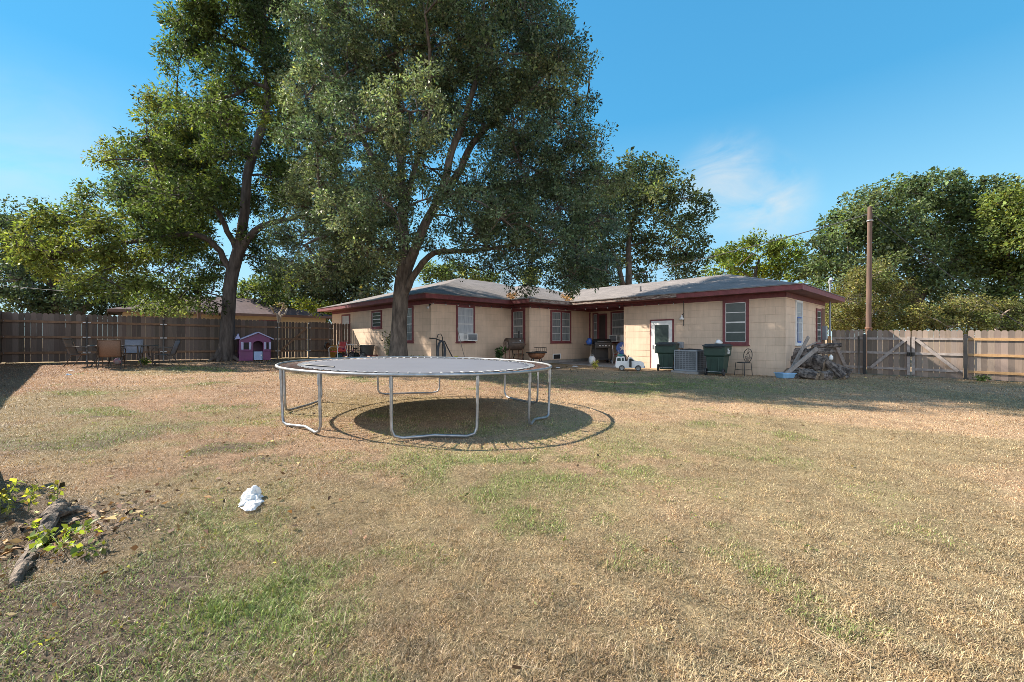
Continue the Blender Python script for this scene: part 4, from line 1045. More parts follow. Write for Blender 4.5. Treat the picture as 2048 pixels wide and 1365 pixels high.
far_tree('oak_tree', 'leaning trunked oak rising behind the roof ridge, right of the big oak', 1250, 33, [(1290, 350, 40), (1240, 372, 40), (1345, 392, 40), (1392, 402, 24), (1300, 420, 55), (1235, 440, 45), (1378, 455, 36), (1330, 492, 52), (1262, 500, 45), (1385, 512, 30), (1365, 552, 28), (1200, 530, 42), (1160, 552, 34), (1222, 572, 22), (1290, 552, 24), (1180, 480, 45), (1405, 430, 16), (1400, 480, 16), (1270, 325, 22), (1330, 345, 22), (1180, 420, 45), (1215, 395, 40), (1170, 520, 40), (1130, 540, 34), (1195, 575, 22), (1310, 380, 36)],
         [([(1257, 600), (1257, 530), (1258, 480), (1270, 430), (1290, 380)], 1), ([(1248, 600), (1245, 565), (1232, 520), (1218, 490)], 1), ([(1220, 600), (1212, 570), (1195, 540)], 1)], (.062, .084, .046), (.085, .105, .058), 58, size=.2, tr=.30)
far_tree('shade_tree', 'yellow green tree behind the right roof end', 1510, 42, [(1440, 520, 26), (1480, 505, 30), (1528, 492, 32), (1572, 500, 26), (1592, 520, 20), (1500, 538, 34), (1556, 542, 30), (1430, 548, 22), (1600, 545, 22)], [([(1510, 600), (1510, 550), (1520, 515)], 1)], (.20, .235, .028), (.12, .155, .035), 59, size=.24, leafm=M_leaf_pecan, den=1.1)
far_tree('oak_tree', 'broad dark green tree filling the sky behind the utility pole', 1832, 37, [(1650, 502, 40), (1642, 540, 36), (1690, 462, 50), (1722, 422, 45), (1772, 402, 45), (1832, 388, 45), (1890, 384, 45), (1948, 402, 50), (1742, 482, 55), (1802, 452, 55), (1870, 442, 55), (1938, 462, 55), (1700, 540, 46), (1770, 532, 46), (1842, 522, 55), (1910, 522, 55), (1830, 582, 36), (1890, 582, 42), (1630, 578, 26), (1680, 590, 30), (1625, 540, 20), (1960, 520, 45), (1760, 590, 40), (1640, 625, 30), (1700, 640, 34), (1780, 640, 34), (1870, 635, 34), (1950, 630, 36), (2040, 630, 36)],
         [([(1832, 650), (1830, 600), (1822, 560), (1800, 500)], 1), ([(1834, 610), (1850, 580), (1890, 540), (1930, 500)], .7), ([(1826, 600), (1800, 565), (1750, 530)], .6)], (.088, .122, .060), (.115, .150, .080), 60, size=.25, clump=.85, tr=.5)
far_tree('oak_tree', 'green tree cut by the right edge, overlapping the broad dark tree', 2020, 34, [(2010, 405, 40), (2045, 408, 42), (2010, 470, 48), (2050, 460, 50), (1985, 530, 40), (2050, 530, 50), (2030, 592, 42), (1970, 585, 36), (2090, 450, 60), (2100, 540, 60)], [([(2030, 650), (2028, 590), (2015, 520), (2020, 450)], 1)], (.095, .13, .05), (.13, .165, .05), 61, size=.23, tr=.3)
far_tree('crepe_myrtle', 'tan leaved many stemmed shrub behind the gates beside the utility pole', 1740, 24.5, [(1700, 600, 42), (1740, 562, 34), (1782, 592, 38), (1732, 632, 36), (1682, 640, 24), (1792, 638, 28), (1762, 535, 17), (1712, 560, 26), (1665, 610, 18), (1818, 640, 26), (1700, 650, 26), (1760, 650, 26), (1668, 645, 24), (1655, 630, 16)],
         [([(1738, 660), (1730, 620), (1715, 580)], 1), ([(1742, 660), (1748, 610), (1755, 560)], 1), ([(1746, 660), (1765, 620), (1785, 590)], 1), ([(1734, 660), (1710, 630), (1690, 605)], 1)], TAN, TAN2, 62, size=.10, aspect=.5, tr=.06, clump=.40, per=66, cat='shrub', group='tan shrubs behind the right fence', bark=M_twigpale, dep=1.2, den=1.9)
far_tree('crepe_myrtle', 'wide tan shrub behind the tan railed right fence', 1930, 23.5, [(1880, 640, 34), (1938, 632, 36), (2000, 640, 36), (1920, 610, 26), (2045, 640, 36), (1850, 645, 22), (1965, 612, 24), (2090, 640, 34), (2010, 622, 24), (1960, 648, 28), (1900, 655, 26), (2030, 655, 28), (1845, 630, 26)],
         [([(1925, 660), (1915, 640), (1890, 620)], 1), ([(1935, 660), (1945, 630), (1955, 610)], 1), ([(1990, 660), (2000, 635), (2020, 620)], 1)], TAN, TAN2, 63, size=.10, aspect=.5, tr=.05, clump=.40, per=66, cat='shrub', group='tan shrubs behind the right fence', bark=M_twigpale, dep=1.0, den=1.9)
# shrub at the very left edge of the yard (reaches into the picture at the edge)
far_tree('yard_shrub', 'yellow green shrub at the left edge of the lawn above the old root', -60, 3.2, [(-150, 880, 75), (-200, 770, 90), (-110, 980, 40), (-190, 960, 80), (-10, 950, 13), (-260, 820, 100), (-22, 1005, 16)], [([(-70, 960), (-90, 860), (-120, 760)], 1), ([(-60, 960), (-50, 930), (-45, 900)], 1)], (.22, .25, .03), (.15, .19, .03), 64, size=.06, aspect=.7, tr=.03, clump=.12, per=16, dep=.12, cat='shrub', group=None, leafm=M_weed, den=.5)
# ------------------------------------------------------------------ trampoline
TC = (-1.44, 6.85); TR = 2.06; TH = .755
def tz(x, y): return -.017 * x + .003 * y + TH
tramp = thing('trampoline', 'large round trampoline with bare springs and steel tube legs on the lawn', 'trampoline', (TC[0], TC[1], 0), 0)
def rim(a, r, dz=0): x = TC[0] + r * math.cos(a); y = TC[1] + r * math.sin(a); return Vector((r * math.cos(a), r * math.sin(a), tz(x, y) + dz))
MB().tube([rim(2 * PI * i / 96, TR) for i in range(96)], .020, 10, closed=True).build('top_rail', M_galv, tramp)
def mat_mat():
    m, nt, b = _nodes('trampoline_mat'); L = nt.links.new
    tc = N(nt, 'ShaderNodeTexCoord'); no = N(nt, 'ShaderNodeTexNoise', Scale=1.6, Detail=7, Roughness=.65); L(tc.outputs['Object'], no.inputs['Vector'])
    mx = N(nt, 'ShaderNodeMix', data_type='RGBA'); mx.inputs['A'].default_value = (.115, .118, .14, 1); mx.inputs['B'].default_value = (.16, .16, .18, 1); L(no.outputs['Fac'], mx.inputs['Factor']); L(mx.outputs['Result'], b.inputs['Base Color'])
    b.inputs['Roughness'].default_value = .55; b.inputs['Specular IOR Level'].default_value = .6
    n2 = N(nt, 'ShaderNodeTexNoise', Scale=160, Detail=2); L(tc.outputs['Object'], n2.inputs['Vector'])
    bp = N(nt, 'ShaderNodeBump', Strength=.25, Distance=.004); L(n2.outputs['Fac'], bp.inputs['Height']); L(bp.outputs[0], b.inputs['Normal'])
    return m
mb = MB(); MR = 1.76; rings = [.15, .5, 1.0, 1.4, 1.62, MR]; vs = []; fs = []
for r_ in rings:
    for i in range(84):
        p = rim(2 * PI * i / 84, max(r_, .01), -.008 - .03 * (1 - (r_ / MR) ** 2)); vs.append(p)
for k in range(len(rings) - 1):
    for i in range(84): fs.append((k * 84 + i, k * 84 + (i + 1) % 84, (k + 1) * 84 + (i + 1) % 84, (k + 1) * 84 + i))
fs.append(tuple(range(83, -1, -1))); mb.add(vs, fs, 0, True); mo = mb.build('jumping_mat', mat_mat(), tramp)
sm = mo.modifiers.new('thick', 'SOLIDIFY'); sm.thickness = .006
hem = MB(); hem.tube([rim(2 * PI * i / 84, MR, -.004) for i in range(84)], .012, 6, closed=True, squash=.5); [hem.bar(rim(2 * PI * (i + .5) / 84, MR - .05, .004), rim(2 * PI * (i + .5) / 84, MR + .045, .006), .022, .006, 1) for i in range(84)]; hem.build('mat_hem', [pmat('dark_webbing', (.09, .09, .10), None, 12, .8), pmat('pale_webbing', (.60, .59, .57), (.42, .41, .40), 12, .8)], mo)
sp = None; NS = 84
spm = MB(); L_ = TR - MR - .03; coil = []
for i in range(34):
    t = i / 33; rr_ = .0125 if 2 < i < 31 else .004
    coil.append((t * L_, rr_ * math.cos(i * 1.7), rr_ * math.sin(i * 1.7)))
spm.tube([(0, 0, 0), (.05, 0, .002)], .004, 4, 0); spm.tube([(.045, 0, .001), (L_ - .04, 0, -.001)], [.0075, .0075], 6, 0); spm.tube([(L_ - .04, 0, 0), (L_ + .02, 0, 0)], .004, 4, 0)
M_spring = pmat('spring_steel', (.20, .17, .15), (.20, .085, .05), 14, .6, metal=.3)
for i in range(NS):
    a = 2 * PI * (i + .5) / NS; p = rim(a, MR + .005, -.006); q = rim(a, TR, -.012)
    if sp is None: sp = o = spm.build('spring', M_spring, tramp)
    else: o = sp.copy(); COL.objects.link(o); o.parent = tramp
    o.location = p; o.rotation_euler = (0, -math.asin((q.z - p.z) / (q - p).length), a)
pairs = [((558, 852), (627, 876)), ((587, 826), (668, 806)), ((763, 794), (873, 794)), ((780, 884), (965, 881)), ((1050, 812), (968, 802)), ((1067, 856), (1091, 836))]
for (p1, p2) in pairs:
    ang = []
    for pxl in (p1, p2):
        g = G(*pxl); ang.append(math.atan2(g.y - TC[1], g.x - TC[0]))
    a0, a1 = ang
    while a1 - a0 > PI: a1 -= 2 * PI
    while a1 - a0 < -PI: a1 += 2 * PI
    P = []
    def foot(a, r, up): x = TC[0] + r * math.cos(a); y = TC[1] + r * math.sin(a); return Vector((r * math.cos(a), r * math.sin(a), gzf(x, y) + up))
    t0 = rim(a0, TR, -.015); t1 = rim(a1, TR, -.015)
    da = (a1 - a0)
    P = [t0, foot(a0, TR - .01, .35), foot(a0, TR - .02, .12), foot(a0 + da * .03, TR - .02, .05), foot(a0 + da * .12, TR - .04, .024), foot(a0 + da * .34, TR - .10, .03), foot(a0 + da * .5, TR - .13, .035), foot(a0 + da * .66, TR - .10, .03), foot(a0 + da * .88, TR - .04, .024), foot(a0 + da * .97, TR - .02, .05), foot(a1, TR - .02, .12), foot(a1, TR - .01, .35), t1]
    mb = MB(); mb.tube(P, .0178, 10)
    for t, a in ((t0, a0), (t1, a1)): mb.tube([t + Vector((0, 0, -.01)), t + Vector((0, 0, -.13))], .0215, 10)
    mb.build('leg', M_galv, tramp)
a = Vector((TC[0] - 1.55, 6.05, 0)); b = Vector((TC[0] - 1.02, 5.88, 0))
a.z = tz(a.x, a.y) + .006; b.z = tz(b.x, b.y) - .006
o = MB().tube([a, (a + b) / 2 + Vector((0, 0, .002)), b], .013, 8).build('pole', M_black); tag(o, 'thin dark pole lying on the left part of the trampoline mat', 'pole')

# ------------------------------------------------------------------ patio set by the left fence
def sling_chair(label, loc, rz, sling):
    t = thing('patio_chair', label, 'chair', loc, rz, 'sling chairs round the patio table')
    for s in (-1, 1):
        x = s * .27
        mb = MB(); mb.tube([(x, .25, 0), (x, .26, .40), (x, .20, .425), (x, -.18, .385), (x, -.25, .44), (x, -.40, .92)], .014, 7); mb.tube([(x, -.14, .39), (x, -.24, .2), (x, -.36, 0)], .014, 7); mb.build('side_frame', M_bronze, t)
        mb = MB(); mb.tube([(x * 1.06, -.31, .65), (x * 1.06, -.05, .655), (x * 1.06, .2, .64), (x * 1.06, .27, .58), (x, .26, .40)], .016, 7, squash=.7); mb.build('armrest', M_bronze, t)
    mb = MB(); prof = [(.25, .425), (.19, .418), (0, .385), (-.17, .378), (-.235, .43), (-.30, .62), (-.40, .915)]; vs = []; fs = []
    for (y, z) in prof:
        for x in (-.262, -.13, 0, .13, .262): vs.append((x, y, z - .012 * (1 - (x / .262) ** 2)))
    for i in range(len(prof) - 1):
        for j in range(4): fs.append((i * 5 + j, i * 5 + j + 1, (i + 1) * 5 + j + 1, (i + 1) * 5 + j))
    mb.add(vs, fs, 0, True); so = mb.build('sling', sling, t); sm = so.modifiers.new('thick', 'SOLIDIFY'); sm.thickness = .006
    mb = MB(); mb.tube([(-.27, -.40, .92), (.27, -.40, .92)], .013, 7); mb.tube([(-.27, .25, .12), (.27, .25, .12)], .009, 6); mb.build('crossbar', M_bronze, t)
    return t
tcp = Vector((-13.45, 14.75, 0)); tcp.z = gzf(tcp.x, tcp.y)
tb = thing('patio_table', 'long dark patio table with splayed legs under the pecan by the left fence', 'table', tcp, R(12))
mb = MB(); n = 28; out = [(.95 * math.copysign(abs(math.cos(2 * PI * i / n)) ** .7, math.cos(2 * PI * i / n)), .50 * math.copysign(abs(math.sin(2 * PI * i / n)) ** .7, math.sin(2 * PI * i / n))) for i in range(n)]
mb.add([(x, y, .70) for x, y in out] + [(x, y, .725) for x, y in out], [tuple(range(n - 1, -1, -1)), tuple(range(n, 2 * n))] + [(i, (i + 1) % n, n + (i + 1) % n, n + i) for i in range(n)]); mb.build('tabletop', M_glasstop, tb)
mb = MB(); mb.tube([(x * 1.0, y * 1.0, .712) for x, y in out], .018, 7, closed=True); mb.build('table_rim', M_bronze, tb)
for sx in (-1, 1):
    for sy in (-1, 1):
        mb = MB(); mb.tube([(sx * .55, sy * .28, .69), (sx * .58, sy * .30, .35), (sx * .74, sy * .40, .0)], .022, 8); mb.build('leg', M_bronze, tb)
def face(p, q): d = Vector(q) - Vector(p); return math.atan2(-d.x, d.y)
for (px, Y, lab, sl_) in ((165, 14.35, 'brown sling chair at the left end of the patio table, side on', M_sling), (224, 13.75, 'brown sling chair with its back to the lawn, nearest the camera', M_sling), (264, 15.75, 'grey sling chair on the fence side of the patio table', M_slingblue), (329, 15.15, 'pale grey sling chair at the right end of the patio table', M_slingblue)):
    p = GY(px, Y); sling_chair(lab, p, face(p, tcp) + (0 if px != 224 else R(6)), sl_)
p = GY(236, 15.4); o = MB().lathe([(.001, 0)] + [(.125 * math.sin(PI * i / 14), .125 - .125 * math.cos(PI * i / 14)) for i in range(1, 14)] + [(.001, .25)], 20).build('ball', pmat('pink_rubber', (.55, .22, .25), (.50, .45, .46), 3, .5, lo=.48, hi=.52)); o.location = p; tag(o, 'pink and white ball on the ground under the patio table', 'ball')

# ------------------------------------------------------------------ playhouse
p = GY(508, 19.15); ph = thing('playhouse', 'pink plastic playhouse with lilac roof and pale blue half door', 'playhouse', p, R(36))
hw, hd, eh = .60, .50, .93
mb = MB()
arch = lambda x0, x1, zb, zt: [(x0, zb)] + [((x0 + x1) / 2 - (x1 - x0) / 2 * math.cos(PI * i / 10), zt + (x1 - x0) * .32 * math.sin(PI * i / 10)) for i in range(11)] + [(x1, zb)]
dl, dr, dt = -.07, .30, .74
a_ = arch(dl, dr, 0, dt)
left = [(-hw, 0), (dl, 0)] + a_[1:7] + [(.115, 1.24), (-.45, .98), (-hw, eh)]
right = [(hw, 0), (hw, eh), (.58, .98), (.115, 1.24)] + a_[6:12][::1][0:0] + [(x, z) for x, z in a_[6:-1]] + [(dr, 0)]
mb.prism(left, -hd, -hd + .05); mb.prism(right[::-1], -hd, -hd + .05)
mb.box(-hw, -hw + .05, -hd + .05, hd, 0, eh); mb.box(hw - .05, hw, -hd + .05, hd, 0, eh); mb.box(-hw + .05, hw - .05, hd - .05, hd, 0, eh)
mb.box(-hw - .02, dl - .02, -hd - .02, -hd, .40, .44); mb.box(dr + .02, hw + .02, -hd - .02, -hd, .40, .44); mb.box(-hw - .02, dl - .02, -hd - .025, -hd, 0, .05); mb.box(dr + .02, hw + .02, -hd - .025, -hd, 0, .05)
mb.build('wall', M_pink, ph, .008)
mb = MB(); gx0 = .115
for (xa, za, xb, zb) in ((gx0, 1.27, -.56, .965), (gx0, 1.27, .72, .965)):
    mb.add([(xa, -hd - .10, za), (xb, -hd - .10, zb), (xb, hd + .06, zb), (xa, hd + .06, za), (xa, -hd - .10, za - .05), (xb, -hd - .10, zb - .05), (xb, hd + .06, zb - .05), (xa, hd + .06, za - .05)], [(0, 1, 2, 3), (7, 6, 5, 4), (0, 4, 5, 1), (1, 5, 6, 2), (2, 6, 7, 3), (3, 7, 4, 0)])
mb.add([(-.56, -hd - .10, .965), (-.76, -hd - .08, .93), (-.76, hd + .06, .93), (-.56, hd + .06, .965), (-.62, -hd + .1, 1.2), (-.62, hd, 1.2)], [(0, 1, 2, 3), (0, 3, 5, 4), (1, 4, 5, 2), (0, 4, 1), (3, 2, 5)])
mb.build('roof', M_lilac, ph, .006)
mb = MB(); mb.box(dl + .02, dr - .02, -hd - .03, -hd + .02, .02, .40); mb.box(dl + .06, dr - .06, -hd - .04, -hd - .03, .07, .35); pd = mb.build('door', M_bluepl, ph, .008)
mb = MB(); mb.box(dr - .09, dr - .05, -hd - .06, -hd - .04, .2, .26); mb.build('handle', M_white, pd)
for (x0, x1) in ((-.42, -.24), (.44, .52)):
    mb = MB(); mb.box(x0, x1, -hd - .006, -hd + .002, .50, .80); wo_ = mb.build('window', M_dark, ph)
    for s0 in (x0 - .10, x1 + .01):
        if s0 + .08 < hw + .1 and not (dl - .06 < s0 + .04 < dr + .05):
            mb = MB(); mb.box(s0, s0 + .085, -hd - .03, -hd - .001, .49, .82); mb.build('shutter', M_lilac, wo_, .005)

# ------------------------------------------------------------------ clutter along the left wall
def wheel(t, loc, r, w, axis_rz=0, tyre=M_black, rimm=M_galv, spokes=6, name='wheel'):
    M = MT(*loc, rz=axis_rz, rx=0) @ Matrix.Rotation(R(90), 4, 'X')
    mb = MB(); mb.lathe([(r * .74, -w / 2), (r * .94, -w / 2), (r, -w * .25), (r, w * .25), (r * .94, w / 2), (r * .74, w / 2), (r * .74, -w / 2)], 22, 0, M); wo = mb.build(name, tyre, t)
    mb = MB(); mb.lathe([(r * .72, -w * .3), (r * .76, -w * .3), (r * .76, w * .3), (r * .72, w * .3), (r * .72, -w * .3)], 22, 0, M); mb.lathe([(r * .12, -w * .4), (r * .12, w * .4)], 10, 0, M)
    for i in range(spokes):
        a = 2 * PI * i / spokes; mb.tube([M @ Vector((0, 0, 0)), M @ Vector((r * .74 * math.cos(a), r * .74 * math.sin(a), 0))], max(.004, r * .04), 5)
    mb.build('rim', rimm, wo); return wo
# wheelbarrow stood against the fence end
p = GY(658, 21.4); t = thing('wheelbarrow', 'orange yellow wheelbarrow leaning upright at the fence end', 'wheelbarrow', p, R(-20), rx=R(-62))
mb = MB(); mb.taper(.35, .62, .20, .26, .33, .42, 0, None); mb.build('tray', M_orange, t, .01)
for s in (-1, 1):
    mb = MB(); mb.tube([(s * .06, -.62, .20), (s * .2, -.1, .34), (s * .27, .85, .50)], .018, 7); mb.build('handle', M_railtan, t)
    mb = MB(); mb.tube([(s * .2, .2, .36), (s * .22, .3, .0), (s * .22, .45, .0), (s * .22, .5, .4)], .014, 6); mb.build('leg', M_black, t)
wheel(t, (0, -.62, .20), .19, .08, R(90), M_black, M_rust)
# red glider chair with white tube frame
p = GY(679, 20.3); t = thing('lawn_chair', 'red lawn chair with a bent white tube frame at the left wall', 'chair', p, R(-25))
for s in (-1, 1):
    mb = MB(); mb.tube([(s * .27, -.36, 0), (s * .27, -.38, .56), (s * .27, -.30, .62), (s * .27, .12, .60), (s * .27, .22, .88)], .016, 7); mb.tube([(s * .27, .12, .6), (s * .27, .30, 0), (s * .27, -.36, .02)], .016, 7); mb.build('side_frame', M_white, t)
mb = MB(); mb.box(-.26, .26, -.32, .14, .38, .42); mb.build('seat', M_red, t, .015); mb = MB(); mb.bar((0, .14, .40), (0, .27, .86), .5, .03, up=(0, 1, 0)); mb.build('backrest', M_red, t, .01)
# kids' bicycles
def kid_bike(label, px, Y, rz, fm_, r=.2, lean=.15, tyre=M_black, rimm=M_galv):
    p = GY(px, Y); t = thing('bicycle', label, 'bicycle', p, rz, "children's bicycles by the left wall", rx=lean)
    wheel(t, (-.36, 0, r), r, .035, 0, tyre, rimm, 10); wheel(t, (.40, 0, r), r, .035, 0, tyre, rimm, 10)
    mb = MB(); B0 = (0, 0, r + .03); S0 = (-.14, 0, r + .30); H0 = (.27, 0, r + .30)
    mb.tube([(-.36, 0, r), B0, (.24, 0, r + .2), H0], .014, 7); mb.tube([(-.36, 0, r), S0, B0], .013, 7); mb.tube([S0, (.25, 0, r + .24)], .014, 7); mb.tube([(.40, 0, r), (.30, 0, r + .22), (.26, 0, r + .42)], .014, 7); mb.build('frame', fm_, t)
    mb = MB(); mb.tube([(.20, -.22, r + .50), (.26, -.08, r + .42), (.26, .08, r + .42), (.20, .22, r + .50)], .011, 7); mb.build('handlebar', M_black, t)
    mb = MB(); mb.taper(r + .33, r + .38, .09, .03, .12, .06, 0, MT(-.16)); mb.build('saddle', fm_, t, .01)
    mb = MB(); mb.tube([(0, -.06, r + .03), (0, .06, r + .03)], .03, 8); mb.tube([(0, -.07, r + .03), (.08, -.08, r - .04)], .008, 5); mb.build('crank', M_black, t)
    return t
kid_bike('pink and green small bicycle leaning among the clutter at the left wall', 694, 20.6, R(35), M_pink, .18, .2, M_black, M_teal)
kid_bike('black small bicycle with its wheel turned toward the lawn', 712, 20.3, R(-28), M_black, .20, -.18)
p = GY(697, 21.3); t = thing('plastic_table', 'small round white topped table behind the small bicycles', 'table', p)
mb = MB(); mb.lathe([(.36, .68), (.40, .69), (.40, .72), (.36, .73)], 24); mb.build('tabletop', M_white, t)
for i in range(3):
    a = 2 * PI * i / 3; mb = MB(); mb.tube([(.12 * math.cos(a), .12 * math.sin(a), .69), (.28 * math.cos(a), .28 * math.sin(a), 0)], .02, 7); mb.build('leg', M_blackpl, t)
p = GY(737, 20.4); t = thing('wooden_bench', 'low maroon bench carrying a metal tub by the left wall', 'bench', p, R(-35))
mb = MB(); mb.box(-.45, .45, -.22, .22, .22, .26); mb.build('seat', M_trim, t, .005)
for sx in (-1, 1):
    for sy in (-1, 1): mb = MB(); mb.box(sx * .38 - .03, sx * .38 + .03, sy * .16 - .03, sy * .16 + .03, 0, .22); mb.build('leg', M_trim, t)
tub = MB().lathe([(.24, .0), (.25, .01), (.32, .44), (.345, .45), (.34, .47), (.30, .44), (.24, .02)], 28).build('metal_tub', M_terr); tub.location = p + Vector((-.05, 0, .26)); tag(tub, 'tapered grey metal tub sitting on the low maroon bench', 'tub')
p = GY(726, 20.9); t = thing('plastic_box', 'narrow black upright box beside the metal tub', 'box', p, R(-20)); mb = MB(); mb.box(-.09, .09, -.1, .1, 0, .72); mb.build('cabinet', M_blackpl, t, .01); mb = MB(); mb.box(-.07, .07, -.108, -.1, .05, .66); mb.build('front_panel', M_black, t)
p = GY(768, 17.9); t = thing('plastic_basin', 'pale blue shallow basin on the ground left of the oak trunk', 'basin', p); mb = MB(); mb.lathe([(.20, .0), (.24, .12), (.27, .13), (.26, .145), (.22, .12), (.18, .02)], 24); mb.build('bowl', M_sky, t)
p = GY(790, 15.2); t = thing('tyre', 'black tyre lying tilted at the foot of the oak trunk', 'tyre', p, 0, rx=R(62))
mb = MB(); mb.lathe([(.17, -.08), (.26, -.09), (.30, -.05), (.30, .05), (.26, .09), (.17, .08), (.19, 0), (.17, -.08)], 28, 0, MT(0, .12, .02)); mb.build('tread', M_black, t)

# hose stand, tools
q = HP(10.66, onU(872, 10.66), 0) + (-UA) * .30; q.z = gzf(q.x, q.y)
t = thing('hose_stand', 'black steel hose stand with a curved handle against the left wall', 'hose stand', q, HROT + R(90))
mb = MB(); mb.tube([(-.16, .05, 0), (-.13, .05, 1.1), (-.07, .04, 1.28), (.06, .04, 1.30), (.15, .05, 1.16), (.16, .05, 0)], .017, 8); mb.build('post', M_black, t)
mb = MB(); mb.tube([(-.50, .02, 1.13), (-.2, .0, 1.10), (.02, -.05, 1.02), (.20, -.05, 1.0)], .022, 8); mb.build('arm', M_black, t)
mb = MB(); mb.tube([(.18, -.05, 1.0), (.32, -.08, .72), (.62, -.25, .05)], .024, 8); mb.build('brace', M_black, t)
h = MB(); rr = random.Random(2)
for k in range(9):
    w_, y_ = .15 + rr.uniform(-.03, .05), -.04 - .02 * (k % 3); zt, zb = 1.0 + rr.uniform(-.03, .04), rr.uniform(.02, .12)
    pts = [(.02 + w_ * math.cos(2 * PI * i / 20), y_ + .012 * math.sin(5 * i + k), (zt + zb) / 2 + (zt - zb) / 2 * math.sin(2 * PI * i / 20)) for i in range(20)]
    h.tube(pts, .015, 7, closed=True)
o = h.build('garden_hose', M_hose); o.location = q; o.rotation_euler.z = HROT + R(90); tag(o, 'thick coil of dark blue hose hanging on the black hose stand', 'hose')
q2 = HP(10.66, onU(903, 10.66), 0) + (-UA) * .35; q2.z = gzf(q2.x, q2.y)
h = MB()
for k in range(5):
    for s in (0,):
        pts = [(.17 * math.cos(2 * PI * i / 18) * (1 - .03 * k), .02 * k - .04, .19 + .18 * math.sin(2 * PI * i / 18)) for i in range(18)]
        h.tube(pts, .013, 6, closed=True)
o = h.build('extension_cord', M_yellow); o.location = q2; o.rotation_euler = (R(-12), 0, HROT + R(75)); tag(o, 'yellow coil of cord standing on the ground under the window air conditioner', 'cord')
q3 = HP(10.66, onU(917, 10.66), 0) + (-UA) * .18; q3.z = gzf(q3.x, q3.y)
t = thing('garden_rake', 'long handled rake leaning against the wall under the left window', 'rake', q3, HROT + R(90))
mb = MB(); mb.tube([(.12, -.22, .04), (-.03, -.08, .8), (-.2, -.0, 1.58)], .014, 6); mb.build('handle', M_plank, t)
mb = MB(); mb.box(-.05, .30, -.25, -.22, .0, .05); [mb.box(-.05 + i * .045, -.04 + i * .045, -.30, -.25, .0, .03) for i in range(8)]; mb.build('rake_head', M_rust, t)
q4 = HP(10.66, onU(929, 10.66), 0) + (-UA) * .55; q4.z = gzf(q4.x, q4.y)
t = thing('watering_can', 'teal plastic watering can on the ground near the rake', 'watering can', q4, HROT + R(90))
mb = MB(); mb.lathe([(.11, 0), (.12, .01), (.10, .2), (.05, .27), (.04, .27)], 18); mb.build('body', M_teal, t); mb = MB(); mb.tube([(.09, 0, .06), (.2, 0, .18), (.28, 0, .24)], [.025, .018, .016], 8); mb.lathe([(.02, 0), (.045, .04), (.04, .05)], 12, 0, MT(.27, 0, .22, ry=R(60))); mb.build('spout', M_blackpl, t); mb = MB(); mb.tube([(-.09, 0, .06), (-.19, 0, .16), (-.12, 0, .29), (0, 0, .28)], .012, 7); mb.build('handle', M_teal, t)

# ------------------------------------------------------------------ grills by the jutting block
q = GY(1028, 18.9); t = thing('barrel_smoker', 'brown black barrel smoker with a pale round end cap by the left wall', 'smoker', q, R(30))
Mb = MT(0, 0, .92, ry=R(90))
mb = MB(); mb.lathe([(.26, -.40), (.275, -.39), (.275, .39), (.26, .40)], 28, 0, Mb); body = mb.build('barrel', pmat('sooty_steel', (.075, .055, .045), (.16, .11, .08), 5, .6, metal=.3), t)
mb = MB(); mb.lathe([(.19, -.44), (.20, -.43), (.20, -.40)], 24, 0, Mb @ MT(.05)); mb.build('end_cap', pmat('flaking_paint', (.36, .27, .22), (.14, .09, .07), 9, .8), t)
mb = MB(); mb.tube([(-.25, -.27, .98), (-.25, -.33, .98), (.25, -.33, .98), (.25, -.27, .98)], .012, 7); mb.build('handle', M_galv, t)
mb = MB(); mb.lathe([(.035, 0), (.035, .012), (.01, .014)], 14, 0, MT(.18, -.235, 1.07, rx=R(60))); mb.build('thermometer', M_white, t)
mb = MB(); mb.tube([(.3, .05, 1.15), (.3, .05, 1.5)], .045, 12); mb.build('chimney', M_black, t)
for sx in (-1, 1):
    for sy in (-1, 1): mb = MB(); mb.tube([(sx * .33, sy * .17, .72), (sx * .35, sy * .22, 0)], .02, 6); mb.build('leg', M_rust, t)
mb = MB(); mb.box(-.36, .36, -.2, .2, .24, .27); mb.build('shelf', M_rust, t)
q = GY(1036, 19.75); t = thing('folding_chair', 'dark slatted folding chair standing behind the barrel smoker', 'chair', q, R(15))
for s in (-1, 1): mb = MB(); mb.tube([(s * .24, -.2, 0), (s * .24, .12, .62), (s * .24, .22, 1.18)], .016, 7); mb.tube([(s * .22, .25, 0), (s * .22, -.2, .45)], .014, 7); mb.build('side_frame', M_black, t)
mb = MB(); mb.box(-.23, .23, -.22, .14, .44, .47); mb.build('seat', M_blackpl, t)
for i in range(4): x = -.2 + i * .133; mb = MB(); mb.bar((x, .14, .66), (x, .215, 1.15), .085, .014, up=(0, 1, 0)); mb.build('slat', M_blackpl if i % 2 else M_acgrey, t)
q = GY(1073, 18.5); t = thing('fire_pit', 'rusty round fire pit bowl on dark splayed legs with grates on top', 'fire pit', q, R(10))
mb = MB(); mb.lathe([(.02, .30), (.18, .31), (.30, .38), (.38, .50), (.40, .58), (.385, .58), (.36, .50), (.28, .41), (.16, .345), (.02, .335)], 30); mb.build('bowl', pmat('rust_bowl', (.40, .17, .075), (.12, .055, .035), 5, .75, bump=.2), t)
mb = MB(); mb.lathe([(.40, .56), (.46, .565), (.46, .60), (.385, .60)], 30); mb.build('rim', M_black, t)
for i in range(4): a = R(45 + 90 * i); mb = MB(); mb.tube([(.22 * math.cos(a), .22 * math.sin(a), .36), (.36 * math.cos(a), .36 * math.sin(a), 0)], .02, 6); mb.build('leg', M_black, t)
mb = MB()
for i in range(9): x = -.2 + i * .055; mb.tube([(x, -.22, .63 + .01 * (i % 2)), (x, .25, .64)], .006, 5)
for z in (.63, .80): mb.tube([(-.05, -.24, z), (.38, -.24, z), (.38, .22, z), (-.05, .22, z)], .010, 6, closed=True)
